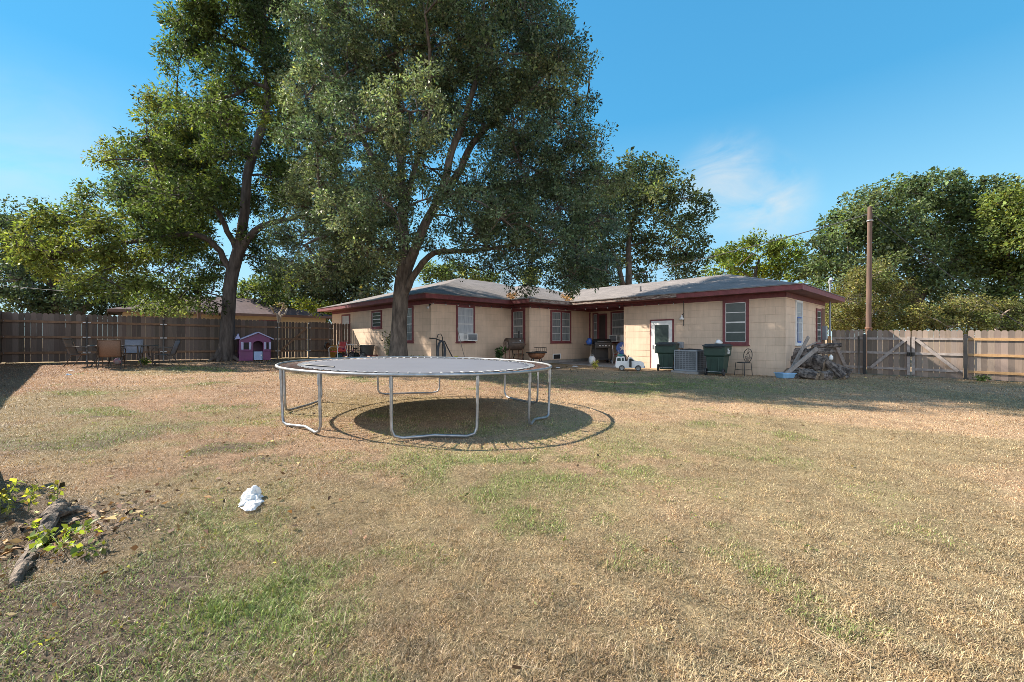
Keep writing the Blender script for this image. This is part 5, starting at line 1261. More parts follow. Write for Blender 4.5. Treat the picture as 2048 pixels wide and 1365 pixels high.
for i in range(6): mb.tube([(-.05 + i * .086, -.24, .63), (-.05 + i * .086, -.24, .80)], .006, 5)
mb.build('grate', M_black, t)
# gas grill on the patio
q = GY(1203, 20.6); q.z = .035; t = thing('gas_grill', 'black gas grill with four pale knobs in the porch recess', 'grill', q, R(8))
mb = MB(); mb.box(-.42, .42, -.26, .26, .72, .90); mb.build('firebox', M_black, t, .015)
mb = MB(); n = 12; prof = [(-.27, .90)] + [(-.27 * math.cos(PI * i / n) * 1.0, .90 + .26 * math.sin(PI * i / n)) for i in range(1, n)] + [(.27, .90)]
mb.add([(-.42, y, z) for y, z in prof] + [(.42, y, z) for y, z in prof], [tuple(range(len(prof))), tuple(range(2 * len(prof) - 1, len(prof) - 1, -1))] + [(i, len(prof) + i, len(prof) + i + 1, i + 1) for i in range(len(prof) - 1)], 0, False); lid = mb.build('lid', M_black, t)
mb = MB(); mb.tube([(-.3, -.24, 1.02), (-.3, -.31, 1.03), (.3, -.31, 1.03), (.3, -.24, 1.02)], .012, 7); mb.build('handle', M_galv, lid)
for i in range(4): mb = MB(); mb.lathe([(.032, 0), (.034, .02), (.024, .035)], 14, 0, MT(-.18 + i * .15, -.26, .83, rx=R(90))); mb.build('knob', M_white, t)
for s in (-1, 1): mb = MB(); mb.box(s * .62 - .19, s * .62 + .19, -.24, .24, .85, .89); mb.build('side_shelf', M_black, t, .008)
mb = MB(); mb.box(-.42, .42, -.24, .24, .16, .19); mb.box(-.42, .42, .2, .22, .19, .72); mb.build('cart', M_blackpl, t)
for sx in (-1, 1):
    for sy in (-1, 1): mb = MB(); mb.box(sx * .40 - .02, sx * .40 + .02, sy * .23 - .02, sy * .23 + .02, .03, .72); mb.build('leg', M_black, t)
for s in (-1, 1): wheel(t, (.40, s * .27, .08), .08, .04, 0, M_blackpl, M_acgrey, 5)
o = MB().lathe([(.10, 0), (.14, .03), (.15, .16), (.10, .24), (.12, .28), (.04, .30)], 14).build('paper_sack', M_blue, None); me = o.data
for v in me.vertices: v.co.x += .02 * math.sin(31 * v.co.z + 9 * v.co.y); v.co.y += .02 * math.sin(23 * v.co.z + 13 * v.co.x)
o.location = q + Vector((-.60, -.02, .89)); tag(o, 'crumpled blue sack standing on the left shelf of the gas grill', 'sack')
qt = GY(1184, 19.55); qt.z = .035; t = thing('propane_tank', 'small white propane tank on the patio beside the gas grill', 'gas tank', qt)
mb = MB(); mb.lathe([(.10, 0), (.11, .03), (.15, .07), (.155, .12), (.155, .26), (.13, .33), (.06, .37), (.03, .38)], 22); mb.build('tank', M_white, t); mb = MB(); mb.tube([(.09 * math.cos(R(a)), .09 * math.sin(R(a)), .42) for a in range(-30, 211, 20)], .014, 6); mb.tube([(.08, 0, .34), (.09, 0, .43)], .014, 6); mb.tube([(-.08, 0, .34), (-.09, 0, .43)], .014, 6); mb.build('collar', M_white, t); mb = MB(); mb.lathe([(.02, .37), (.02, .42), (.035, .42), (.03, .45)], 10); mb.build('valve', M_galv, t)
# chair and star sign half hidden by the wall corner
qc = GY(1241, 19.9); qc.z = .035; t = thing('metal_chair', 'white metal framed chair with red slats half hidden by the porch corner', 'chair', qc, R(20))
for s in (-1, 1): mb = MB(); mb.tube([(s * .26, -.25, 0), (s * .26, -.25, .62), (s * .26, .2, .42), (s * .26, .28, .85)], .015, 7); mb.tube([(s * .26, .2, .42), (s * .26, .26, 0)], .015, 7); mb.build('side_frame', M_white, t)
mb = MB(); mb.box(-.26, .26, -.26, .2, .40, .43); mb.build('seat', M_red, t, .01)
mb = MB(); mb.tube([(-.26, -.25, .36), (.26, -.25, .36)], .018, 7); mb.build('crossbar', M_white, t)
qs = HP(7.15, 1.45, .47); t = thing('round_sign', 'round dark blue sign with a white star leaning on the porch chair', 'sign', (qc.x + .12, qc.y + .12, .46), HROT + R(25), rx=R(-12))
mb = MB(); mb.lathe([(.30, -.015), (.31, 0), (.30, .015)], 32, 0, MT(0, 0, .31, rx=R(90))); mb.lathe([(.285, .015), (.25, .016), (.25, .021), (.285, .02)], 32, 1, MT(0, 0, .31, rx=R(90))); mb.build('disc', [pmat('navy_enamel', (.025, .045, .15), None, 4, .4), M_blue], t)
mb = MB(); st5 = [( (.17 if i % 2 == 0 else .07) * math.sin(PI * i / 5), .31 + (.17 if i % 2 == 0 else .07) * math.cos(PI * i / 5)) for i in range(10)]; mb.prism(st5, -.026, -.0155); mb.build('star', M_white, t)

# ------------------------------------------------------------------ ride-on toy car
q = GY(1259, 16.6); t = thing('toy_car', 'white ride-on toy off-roader with its door open by the porch corner', 'toy car', q, R(-14)); t.scale = (.86, .86, .86)
prof = [(-.62, .20), (-.60, .14), (-.47, .13)] + [(-.34 - .13 * math.cos(PI * i / 6), .12 + .13 * math.sin(PI * i / 6)) for i in range(7)] + [(.21, .12)] + [(.37 - .14 * math.cos(PI * i / 6), .12 + .14 * math.sin(PI * i / 6)) for i in range(7)] + [(.60, .14), (.62, .24), (.60, .36), (.52, .41), (.24, .44), (.08, .60), (-.02, .60), (-.10, .44), (-.20, .44), (-.22, .62), (-.50, .63), (-.58, .58), (-.61, .40)]
mb = MB(); mb.prism(prof, -.30, .30); mb.build('body', M_white, t, .015)
mb = MB()
for s in (-1, 1):
    y0, y1 = (s * .302, s * .309)
    for q_ in ([(-.55, .44), (-.38, .44), (-.40, .58), (-.53, .58)], [(-.34, .44), (-.25, .44), (-.26, .58), (-.34, .58)], [(.02, .44), (.20, .44), (.09, .55), (.02, .56)]): mb.prism(q_, min(y0, y1), max(y0, y1))
mb.box(-.615, -.605, -.2, .2, .44, .56); mb.build('windows', M_paneg, t)
mb = MB(); mb.box(-.21, -.02, -.27, .27, .445, .50); mb.bar((-.17, 0, .47), (-.21, 0, .70), .3, .06, up=(1, 0, 0)); mb.build('seat', M_black, t, .01)
mb = MB(); mb.tube([(.03, -.12, .56), (-.04, -.12, .62)], .012, 6); mb.tube([(-.05 + .07 * math.cos(a) * .4, -.12 + .09 * math.sin(a), .63 + .08 * math.cos(a)) for a in [2 * PI * i / 14 for i in range(14)]], .012, 6, closed=True); mb.build('steering_wheel', M_black, t)
mb = MB(); mb.add([(-.02, -.31, .16), (.06, -.52, .16), (.06, -.52, .52), (-.02, -.31, .55), (-.005, -.30, .16), (.075, -.51, .16), (.075, -.51, .52), (-.005, -.30, .55)], [(0, 1, 2, 3), (7, 6, 5, 4), (0, 4, 5, 1), (1, 5, 6, 2), (2, 6, 7, 3), (3, 7, 4, 0)]); mb.build('door', M_black, t)
mb = MB(); mb.box(-.625, -.605, -.26, -.16, .32, .42); mb.build('tail_light', M_red, t); 
for s in (-1, 1): mb = MB(); mb.box(.60, .625, s * .22 - .05, s * .22 + .05, .27, .35); mb.build('headlight', M_bulb, t, .004)
mb = MB(); mb.box(-.66, -.60, -.28, .28, .14, .22); mb.box(.60, .66, -.28, .28, .13, .22); mb.build('bumper', M_acgrey, t, .01)
for (x, s) in ((-.34, -1), (-.34, 1), (.37, -1), (.37, 1)): wheel(t, (x, s * .26, .125), .125, .12, 0, M_blackpl, M_alum, 6)
o = MB().lathe([(.02, 0), (.15, .02), (.17, .06), (.10, .10), (.02, .11)], 18).build('toy_helmet', M_teal); o.scale = (.86, .86, .86); o.location = q + Vector((-.31, .12, .54)); tag(o, 'teal plastic toy on the roof of the toy car', 'toy')

# ------------------------------------------------------------------ bins, condenser, iron chair
def bin_(label, px, Y, rz, text=False, jumble=False):
    q = GY(px, Y); t = thing('trash_bin', label, 'bin', q, rz, 'dark green wheeled bins')
    mb = MB(); mb.taper(.06, .66, .24, .27, .30, .34); mb.taper(.66, .70, .30, .34, .345, .385); mb.taper(.70, 1.02, .345, .385, .365, .41)
    for x in (-.12, .12): mb.box(x - .02, x + .02, -.345, -.30, .12, .62)
    mb.build('body', M_green, t, .015)
    mb = MB(); mb.taper(1.02, 1.06, .395, .45, .395, .45); mb.taper(1.06, 1.11, .38, .43, .30, .34); lid = mb.build('lid', M_lid, t, .012)
    mb = MB(); mb.tube([(-.26, -.41, .98), (-.26, -.50, 1.0), (.26, -.50, 1.0), (.26, -.41, .98)], .02, 7); mb.build('handle', M_lid, t)
    for s in (-1, 1): wheel(t, (s * .29, -.33, .13), .13, .06, R(90), M_blackpl, M_black, 5)
    mb = MB(); mb.tube([(-.3, -.33, .13), (.3, -.33, .13)], .014, 6); mb.build('axle', M_galv, t)
    if text:
        mb = MB(); rr = random.Random(8); x = .367
        for row, (z, h_, y0, y1) in enumerate(((.925, .055, -.10, .06), (.865, .05, -.07, .16), (.795, .045, -.10, .16))):
            y = y0
            while y < y1:
                w_ = rr.uniform(.016, .034); z0 = z - h_ / 2; z1 = z + h_ / 2 * rr.uniform(.55, 1)
                mb.box(x - .02, x + .003, y, y + .008, z0, z1)
                k = rr.random()
                if k < .7: mb.box(x - .02, x + .0025, y + .008, y + w_, z1 - .011, z1)
                if k > .3: mb.box(x - .02, x + .0025, y + .008, y + w_, z0, z0 + .011)
                if k > .5: mb.box(x - .02, x + .002, y + w_ - .008, y + w_, z0 + .011, z1 - .011)
                y += w_ + .009
        mb.build('lettering', M_white, t)
    return t, q
bin_('dark green wheeled bin in front of the white storm door', 1335, 16.75, R(-30))
tb2, qb = bin_('dark green wheeled bin with white lettering between condenser and iron chair', 1435, 15.15, R(-42), True)
mb = MB(); rr = random.Random(5); mb.lathe([(.02, 0), (.10, .01), (.12, .05), (.08, .12), (.03, .15)], 10)
for i, v in enumerate(mb.v): mb.v[i] = (v[0] * (1 + .5 * rr.uniform(-1, 1)), v[1] * (1 + .5 * rr.uniform(-1, 1)), v[2])
o = mb.build('plastic_wrapper', M_white); o.location = qb + Vector((.05, .05, 1.11)); tag(o, 'crumpled white wrapper on the lid of the lettered bin', 'wrapper')
q = HP(onV(1381, -.75), -.75, 0); q.z = gzf(q.x, q.y); t = thing('condenser_unit', 'square grey air conditioner condenser on a concrete pad between the two bins', 'air conditioner', q, HROT)
mb = MB(); mb.box(-.52, .52, -.52, .50, -.08, .075); mb.build('pad', M_conc, t, .01)
mb = MB(); mb.box(-.41, .41, -.41, .41, .085, .80); core = mb.build('coil', M_fin, t, .03)
mb = MB(); mb.box(-.44, .44, -.44, .44, .076, .13); mb.box(-.44, .44, -.44, .44, .80, .86)
for sx in (-1, 1):
    for sy in (-1, 1): mb.box(sx * .42 - .02, sx * .42 + .02, sy * .42 - .02, sy * .42 + .02, .13, .80)
mb.build('cabinet', M_acgrey, t, .012)
mb = MB()
for i in range(9):
    z = .17 + i * .072; mb.box(-.40, .40, -.425, -.412, z, z + .012); mb.box(-.40, .40, .412, .425, z, z + .012); mb.box(-.425, -.412, -.40, .40, z, z + .012); mb.box(.412, .425, -.40, .40, z, z + .012)
for i in range(7):
    x = -.36 + i * .12; mb.box(x, x + .01, -.431, -.425, .13, .80); mb.box(-.431, -.425, x, x + .01, .13, .80); mb.box(.425, .431, x, x + .01, .13, .80)
mb.build('guard', M_acgrey, t)
mb = MB()
for r_ in (.08, .14, .20, .26, .32, .38): mb.tube([(r_ * math.cos(2 * PI * i / 28), r_ * math.sin(2 * PI * i / 28), .875 + .03 * (1 - r_ / .38)) for i in range(28)], .006, 5, closed=True)
for i in range(8): a = PI * i / 8 * 2; mb.tube([(.05 * math.cos(a), .05 * math.sin(a), .90), (.38 * math.cos(a), .38 * math.sin(a), .868)], .006, 5)
mb.build('fan_grille', M_black, t)
q = GY(1487, 15.0); t = thing('iron_chair', 'black wrought iron chair with an oval scrolled back by the tan wall', 'chair', q, R(112))
mb = MB(); mb.lathe([(.20, .44), (.215, .45), (.215, .465), (.20, .47)], 24); mb.build('seat', M_black, t)
for (x, y) in ((-.17, .17), (.17, .17), (-.16, -.17), (.16, -.17)): mb = MB(); mb.tube([(x, y, .45), (x * 1.1, y * 1.08, .22), (x * 1.18, y * 1.18, 0)], .011, 6); mb.build('leg', M_black, t)
mb = MB(); mb.tube([(x * 1.1, y * 1.08, .2) for x, y in ((-.17, .17), (.17, .17), (.16, -.17), (-.16, -.17))], .007, 5, closed=True); mb.build('stretcher', M_black, t)
def bp_(a, b): return (a, -.19 - .10 * (b - .45), b)
mb = MB(); mb.tube([bp_(.17 * math.sin(2 * PI * i / 26), .70 + .235 * math.cos(2 * PI * i / 26)) for i in range(26)], .012, 6, closed=True); br_ = mb.build('backrest', M_black, t)
mb = MB()
for s in (-1, 1):
    mb.tube([bp_(s * (.03 + .09 * (i / 20) ** .6 * math.sin(i / 20 * 4.4)), .50 + .36 * i / 20) for i in range(21)], .007, 5); mb.tube([bp_(s * .07 + .035 * math.cos(2 * PI * i / 14), .62 + .05 * math.sin(2 * PI * i / 14)) for i in range(14)], .006, 5, closed=True)
mb.tube([bp_(0, .47), bp_(0, .93)], .007, 5); mb.build('scrollwork', M_black, br_)

# ------------------------------------------------------------------ woodpile at the right end of the house
def log_mesh(L, r, seed):
    rr = np.random.default_rng(seed); n = 22; k = 9; V = []; Fq = []
    ph_ = rr.uniform(0, 6, 6)
    for i in range(k):
        t_ = i / (k - 1)
        for j in range(n):
            a = 2 * PI * j / n
            rad = r * (1 + .10 * math.sin(2 * a + ph_[0]) + .07 * math.sin(3 * a + ph_[1] + t_ * 2) + .06 * math.sin(7 * a + ph_[2]) + .05 * rr.normal()) * (1 + .08 * math.sin(5 * t_ + ph_[3]))
            V.append((-L / 2 + L * t_ + .012 * rr.normal(), rad * math.cos(a) + .06 * r * math.sin(4 * t_ + ph_[4]), rad * math.sin(a)))
    mb = MB(); fs = [(i * n + j, i * n + (j + 1) % n, (i + 1) * n + (j + 1) % n, (i + 1) * n + j) for i in range(k - 1) for j in range(n)]
    mb.add(V, fs, 0, False)
    for e, sgn in ((0, -1), (k - 1, 1)):
        ring = V[e * n:(e + 1) * n]; c = (ring[0][0] + sgn * .004, 0, 0)
        mb.add(ring + [c], [(j, (j + 1) % n, n) if sgn > 0 else ((j + 1) % n, j, n) for j in range(n)], 1)
    return mb
def log(label, px, py, Y, L, r, yaw, pitch, seed):
    p = AT(px, py, Y); g = gzf(p.x, p.y)
    lo = r * math.cos(pitch) + abs(math.sin(pitch)) * L / 2
    if p.z - lo < g - .02: p.z = g + lo - .02
    o = log_mesh(L, r, seed).build('log', [M_log, M_logend]); o.location = p; o.rotation_euler = (0, pitch, yaw)
    tag(o, label, 'log', 'logs of the woodpile')
log('thick round log filling the centre of the woodpile, end toward the lawn', 1634, 727, 14.6, .62, .30, R(-62), R(14), 1)
log('wide grey log at the bottom left of the woodpile under the crossed planks', 1600, 747, 14.2, .78, .17, R(-8), 0, 2)
log('stout log behind the crossed planks in the middle of the heap', 1602, 722, 14.9, .60, .25, R(-40), R(-8), 3)
log('split log with pale face at the bottom centre of the woodpile', 1618, 757, 13.7, .50, .13, R(-58), R(10), 4)
log('short log lying at the front foot of the woodpile', 1648, 757, 13.75, .55, .145, R(28), 0, 5)
log('slanting log sliding down the right side of the woodpile', 1664, 742, 14.2, .85, .13, R(-40), R(48), 6)
log('dark thick log at the right end of the woodpile', 1679, 742, 14.7, .60, .17, R(-25), R(22), 7)
log('long log lying level on the very top of the woodpile', 1652, 692, 15.1, .95, .085, R(-4), R(-3), 8)
log('second log just below the topmost level log', 1645, 702, 15.1, .70, .10, R(5), R(2), 9)
log('forked grey log jutting left near the top of the woodpile', 1594, 704, 15.3, .75, .12, R(10), R(-6), 10)
log('small log end peeking out low at the far right of the woodpile', 1688, 756, 14.2, .36, .09, R(40), 0, 11)
log('log wedged between the thick centre log and the house wall', 1618, 705, 15.4, .66, .15, R(-14), R(-16), 12)
log('pale thin log near the bottom left beside the blue tub', 1582, 757, 13.9, .42, .085, R(-30), R(6), 13)
def plank(label, a, b, w_, h_):
    o = MB(); c = (Vector(a) + Vector(b)) / 2; o.bar(Vector(a) - c, Vector(b) - c, w_, h_); o = o.build('plank', M_plank, None, .004); o.location = c; tag(o, label, 'plank', 'planks leaning on the woodpile')
plank('lower grey plank slanting across the front of the woodpile', AT(1569, 751, 13.85), AT(1634, 697, 14.1), .05, .135)
plank('steeper plank reaching up above the woodpile to a worn tip', AT(1578, 748, 14.1), AT(1617, 674, 14.6), .045, .12)
plank('thin pale stick lying along the top of the woodpile', AT(1604, 698, 14.75), AT(1634, 685, 14.9), .03, .05)
q = GY(1570, 13.9); t = thing('plastic_tub', 'light blue plastic tub at the left foot of the woodpile', 'tub', q, R(10)); mb = MB(); mb.taper(0, .15, .20, .15, .24, .19); mb.build('body', M_sky, t, .02); mb = MB(); mb.taper(.15, .175, .255, .205, .25, .20); mb.build('lid', M_sky, t, .008)
p = AT(1662, 716, 14.0); o = MB().lathe([(.055, 0), (.06, .01), (.06, .10), (.03, .14), (.025, .17), (.03, .17)], 14).build('plastic_jug', M_white); o.location = p + Vector((0, 0, -.06)); tag(o, 'small white jug wedged on the right shoulder of the woodpile', 'jug')

# ------------------------------------------------------------------ near left corner: old root, vine, bag
p0, p1 = G(28, 1165), G(150, 1030)
w = Wood(); up = Vector((0, 0, 1))
w.limb([G(22, 1172) + up * .00, G(45, 1140) + up * .03, G(70, 1105) + up * .035, G(92, 1072) + up * .05, G(110, 1040) + up * .06, G(135, 1022) + up * .03], [.022, .030, .030, .033, .045, .03], 12, .004, 3)
w.limb([G(100, 1050) + up * .06, G(118, 1020) + up * .05, G(122, 1008) + up * .02], [.04, .035, .02], 10, .004, 5)
w.limb([G(108, 1046) + up * .06, G(160, 1022) + up * .03, G(190, 1030) + up * .012, G(225, 1062) + up * .008], [.03, .016, .010, .006], 8, .003, 4)
b = G(80, 1090); t = thing('tree_root', 'weathered grey root breaking out of the turf in the lower left corner', 'root', b)
r_ = np.random.default_rng(19)
Vr = np.array(w.mb.v); nz_ = (fbm(Vr[:, 0] + Vr[:, 2] * 3, Vr[:, 1] - Vr[:, 2] * 2, .05, 95, 3) - .5)[:, None] * .035 + r_.normal(0, .0022, Vr.shape)
Vr = Vr + nz_ - np.array([0, 0, .012]); w.mb.v = [(x - b.x, y - b.y, z - b.z) for x, y, z in Vr]; w.mb.s = [False] * len(w.mb.s); w.mb.build('bark', pmat('old_root_bark', (.25, .19, .14), (.08, .06, .047), 22, .95, bump=1.0, bscale=70, lo=.4, hi=.6), t)
def plant(name, label, base, stems, leafn, size, tone, seed, mat=M_weed, cat='plant', aspect=.62, stemr=.003, group=None, sp=.04):
    r = np.random.default_rng(seed); t = thing(name, label, cat, base, 0, group); mb = MB(); cen = []
    for st in stems:
        pts = [Vector(s) for s in st]; mb.tube(pts, [stemr * (1 - .6 * i / (len(pts) - 1)) for i in range(len(pts))], 5)
        for i in range(leafn):
            f = r.uniform(.2, 1) * (len(pts) - 1); k = min(int(f), len(pts) - 2); cen.append(pts[k].lerp(pts[k + 1], f - k))
    mb.build('stem', M_weedstem, t)
    V, Fq, col = leaves([tuple(c) for c in cen], 3, np.full(len(cen), sp), size, aspect, tone, r, .1)
    np_mesh('foliage', V, Fq, mat, t, col); return t
M_weedstem = pmat('green_stem', (.16, .20, .06), None, 5, .7)
b = G(90, 1092)
def rel(px, py, dz): q = G(px, py); return (q.x - b.x, q.y - b.y, q.z - b.z + dz)
plant('vine', 'yellow green vine sprouting over the old root', b, [[rel(95, 1085, .0), rel(85, 1090, .06), rel(72, 1098, .13), rel(60, 1105, .17)], [rel(95, 1085, 0), rel(120, 1088, .08), rel(150, 1090, .09), rel(190, 1085, .06)], [rel(95, 1085, 0), rel(100, 1090, .09), rel(80, 1110, .08), rel(45, 1130, .02)], [rel(95, 1088, 0), rel(140, 1105, .05), rel(175, 1112, .04), rel(205, 1105, .02)], [rel(100, 1085, 0), rel(145, 1095, .10), rel(182, 1092, .12)], [rel(95, 1088, 0), rel(105, 1100, .08), rel(128, 1118, .04)]], 8, .034, (.16, .22, .035), 3, aspect=.62, stemr=.0026, sp=.026)
b = G(14, 1030)
plant('weed', 'tall pale weed at the left edge beside the mulch hollow', b, [[(0, 0, 0), (.01, .01, .12), (.03, 0, .2)], [(.08, .05, 0), (.10, .05, .1), (.13, .06, .17)], [(.2, .12, 0), (.22, .1, .1), (.2, .12, .16)], [(-.05, 0, 0), (-.06, .02, .15)]], 12, .035, (.20, .23, .05), 5, sp=.03)
# plastic bag
r = np.random.default_rng(14); b = G(503, 1000)
def crumple(nx_, ny_, w_, h_, seed, amp):
    u_, v_ = np.meshgrid(np.linspace(-1, 1, nx_), np.linspace(-1, 1, ny_)); x_ = u_ * w_; y_ = v_ * h_
    z_ = amp * (np.abs(fbm(x_ + seed, y_, .09, 60 + seed, 4) - .5) * 3.0) + .02
    return x_, y_, z_, u_, v_
bt = thing('plastic_bag', 'crumpled white plastic bag lying on the dry grass', 'bag', b, R(30)); bt.scale = (1.0, .95, .62)
x_, y_, z_, u_, v_ = crumple(46, 70, .062, .145, 3, .10)
edge = 1 - np.clip(np.maximum(np.abs(u_), np.abs(v_)) ** 4, 0, 1)
x_ = x_ * (1 - .30 * np.clip(v_, 0, 1) + .12 * np.sin(6 * v_)) + .012 * np.sin(14 * v_) ; y_ = y_ + .01 * np.sin(9 * u_)
z_ = z_ * (.25 + .6 * edge) + .03 * edge * np.exp(-(u_ ** 2 + (v_ - .15) ** 2) * 1.5)
V = np.stack([x_, y_, z_], 2).reshape(-1, 3); ii = np.arange(46 * 70).reshape(70, 46)
Fb = np.stack([ii[:-1, :-1].ravel(), ii[:-1, 1:].ravel(), ii[1:, 1:].ravel(), ii[1:, :-1].ravel()], 1)
np_mesh('film', V, Fb, M_bag, bt, np.full((len(V), 3), .80) * np.array([.97, .99, 1.0]), False)
x_, y_, z_, u_, v_ = crumple(24, 26, .045, .05, 7, .06)
V = np.stack([x_ * (1 + .4 * v_) + .0, y_ - .20, z_ * (1 - .7 * np.maximum(np.abs(u_), np.abs(v_)) ** 3)], 2).reshape(-1, 3); ii = np.arange(24 * 26).reshape(26, 24)
Fb = np.stack([ii[:-1, :-1].ravel(), ii[:-1, 1:].ravel(), ii[1:, 1:].ravel(), ii[1:, :-1].ravel()], 1)
np_mesh('handle_loop', V, Fb, M_bag, bt, np.full((len(V), 3), .78), False)

# ------------------------------------------------------------------ weeds, litter, leaves
def tuft(name, label, px, Y, h, spread, ns, ln, size, tone, seed, cat='plant', off=(0, 0, 0), aspect=.4, sp=.06):
    b = GY(px, Y) + Vector(off); r = random.Random(seed); st = []
    for i in range(ns):
        a = r.uniform(0, 2 * PI); s = r.uniform(.2, 1) * spread
        st.append([(0, 0, 0), (s * .4 * math.cos(a), s * .4 * math.sin(a), h * .55), (s * math.cos(a), s * math.sin(a), h * r.uniform(.75, 1))])
    return plant(name, label, b, st, ln, size, tone, seed, sp=sp, aspect=aspect, stemr=.006)
tuft('weed', 'leafy green bush weed growing at the wall left of the barrel smoker', 999, 18.6, .75, .32, 9, 14, .13, (.07, .12, .05), 21)
tuft('weed', 'pale green climbing weed between the oak trunk and the left wall', 776, 18.6, 1.5, .30, 8, 22, .07, (.16, .19, .11), 22)
tuft('weed', 'low weed at the right foot of the oak trunk by the wall', 834, 16.9, .42, .40, 9, 10, .08, (.14, .17, .09), 23)
tuft('weed', 'small yellow green sprout at the edge of the patio slab', 1190, 17.3, .34, .10, 5, 5, .12, (.26, .28, .08), 24, aspect=.3, sp=.03)
tuft('weed', 'green weed at the base of the tan railed fence', 1966, 14.0, .18, .25, 7, 8, .08, (.10, .15, .06), 25)
tuft('weed', 'small green weed under the right end of the patio table', 290, 15.6, .22, .3, 7, 8, .08, (.15, .20, .05), 26)
for (px, Y, lab, s) in ((1150, 18.1, 'crumpled pale plastic litter on the ground in front of the patio slab', .13), (1116, 17.2, 'flattened white paper scrap nearer the lawn than the patio litter', .09), (143, 12.6, 'white paper scrap on the grass in front of the left sling chair', .06), (137, 11.2, 'pale blue plastic scrap on the sunlit grass left of the trampoline', .06)):
    b = GY(px, Y); x_, y_, z_, u_, v_ = crumple(20, 14, s, s * .6, int(px) % 17 + 1, .06); z_ = z_ * (1 - .8 * np.maximum(np.abs(u_), np.abs(v_)) ** 3) + .012
    V = np.stack([x_, y_, z_], 2).reshape(-1, 3); ii = np.arange(20 * 14).reshape(14, 20); Fb = np.stack([ii[:-1, :-1].ravel(), ii[:-1, 1:].ravel(), ii[1:, 1:].ravel(), ii[1:, :-1].ravel()], 1)
    o = np_mesh('plastic_scrap', V, Fb, M_bag, None, np.full((len(V), 3), .72) * (np.array([.7, .9, 1.1]) if 'blue' in lab else 1)); o.location = b; tag(o, lab, 'litter')
# fallen leaves: ground under the trees, thin over the lawn, and in the roof valleys
r = np.random.default_rng(77); pts = []
def scatter(n, cx, cy, sx, sy):
    x = r.normal(cx, sx, n); y = r.normal(cy, sy, n); k = (y > 1.2); return np.stack([x[k], y[k], gz(x[k], y[k]) + .012], 1)
P = np.concatenate([scatter(420, -2.75, 2.55, .28, .22), scatter(2600, -11, 18, 3.2, 1.4), scatter(2600, -4.5, 16, 3.5, 1.6), scatter(900, -.5, 17, 2.5, 1.2), scatter(160, -2.6, 2.9, .9, .9), scatter(420, 0, 7, 6, 4), scatter(260, 13.5, 15, 1.5, 1)], 0)
tone_ = np.array([[.20, .12, .06], [.30, .19, .09], [.13, .085, .055], [.36, .27, .12]])[r.integers(0, 4, len(P))]
V, Fq, col = leaves(P, 1, np.full(len(P), .02), .045, .5, tone_, r, .0, .2)
V[:, 2] = np.maximum(V[:, 2], gz(V[:, 0], V[:, 1]) + .004); V[:, 2] = np.minimum(V[:, 2], gz(V[:, 0], V[:, 1]) + .04)
u0, v0 = C1.x, C1.y
X = V[:, 0].reshape(-1, 4).mean(1) - u0; Yy = V[:, 1].reshape(-1, 4).mean(1) - v0; u_ = -(X * .6854) + Yy * .7282; v_ = X * .7282 + Yy * .6854
inh = ((v_ > 0) & (u_ > 0)) | ((u_ > 9.4) & (v_ > -2.9)) | ((u_ > 10.6) & (v_ > -7.4)) | ((v_ > -1.3) & (u_ > 6) & (u_ < 9.6))
V = V.reshape(-1, 4, 3)[~inh].reshape(-1, 3); col = col.reshape(-1, 4, 3)[~inh].reshape(-1, 3)
tag(np_mesh('fallen_leaves', V, np.arange(len(V)).reshape(-1, 4), M_litter, None, col), 'dry brown leaves scattered under the trees and over the lawn', 'leaves', kind='stuff')
P = []
for (u1, v1, u2, v2, n) in ((10.15, -3.35, 11.8, -1.7, 130), (8.85, -.62, 10.6, 1.1, 150)):
    f = r.random(n); uu = u1 + (u2 - u1) * f + r.normal(0, .13, n); vv = v1 + (v2 - v1) * f + r.normal(0, .13, n)
    for a_, b_ in zip(uu, vv):
        h_ = roof_h(a_, b_)
        if h_ >= 0: q = HP(a_, b_, ZE + h_ * PITCH + .03); P.append(tuple(q))
P = np.array(P); V, Fq, col = leaves(P, 2, np.full(len(P), .03), .09, .5, np.array([.36, .20, .08]), r, 0, .2)
tag(np_mesh('roof_leaves', V, Fq, M_litter, None, col), 'orange brown leaves caught in the roof valleys', 'leaves', kind='stuff')

# dry stalks and small broad-leaved weeds nobody would count
r = random.Random(31); mb = MB()
for i in range(110):
    y = math.exp(r.uniform(math.log(1.4), math.log(9))); x = r.uniform(-1.25, 1.25) * y; a = r.uniform(0, 2 * PI); L_ = r.uniform(.05, .17)
    p = Vector((x, y, gzf(x, y) + .012)); d = Vector((math.cos(a), math.sin(a), 0)); q = p + d * L_; q.z = gzf(q.x, q.y) + r.uniform(.012, .05); m = (p + q) / 2 + Vector((-d.y, d.x, 0)) * L_ * r.uniform(-.15, .15) + Vector((0, 0, .012))
    mb.tube([p, m, q], [.0016, .0014, .0009], 4, cap=False)
tag(mb.build('dry_stalks', pmat('straw_stalk', (.46, .36, .24), (.30, .21, .13), 3, .8)), 'thin pale dry stalks lying loose over the lawn', 'stalks', kind='stuff')
rn = np.random.default_rng(37); P = []
for i in range(45):
    y = math.exp(rn.uniform(math.log(1.5), math.log(7))); x = rn.uniform(-1.2, .8) * y
    for j in range(rn.integers(3, 9)): xx, yy = x + rn.normal(0, .03), y + rn.normal(0, .03); P.append((xx, yy, gzf(xx, yy) + .02))
V, Fq, col = leaves(np.array(P), 3, np.full(len(P), .018), .017, .5, np.array([.15, .18, .07]), rn, -.1, .5)
V[:, 2] = np.maximum(V[:, 2], gz(V[:, 0], V[:, 1]) + .003)
tag(np_mesh('lawn_weeds', V, Fq, M_weed, None, col), 'tiny green broad leaved weeds dotted through the dry grass', 'weeds', kind='stuff')
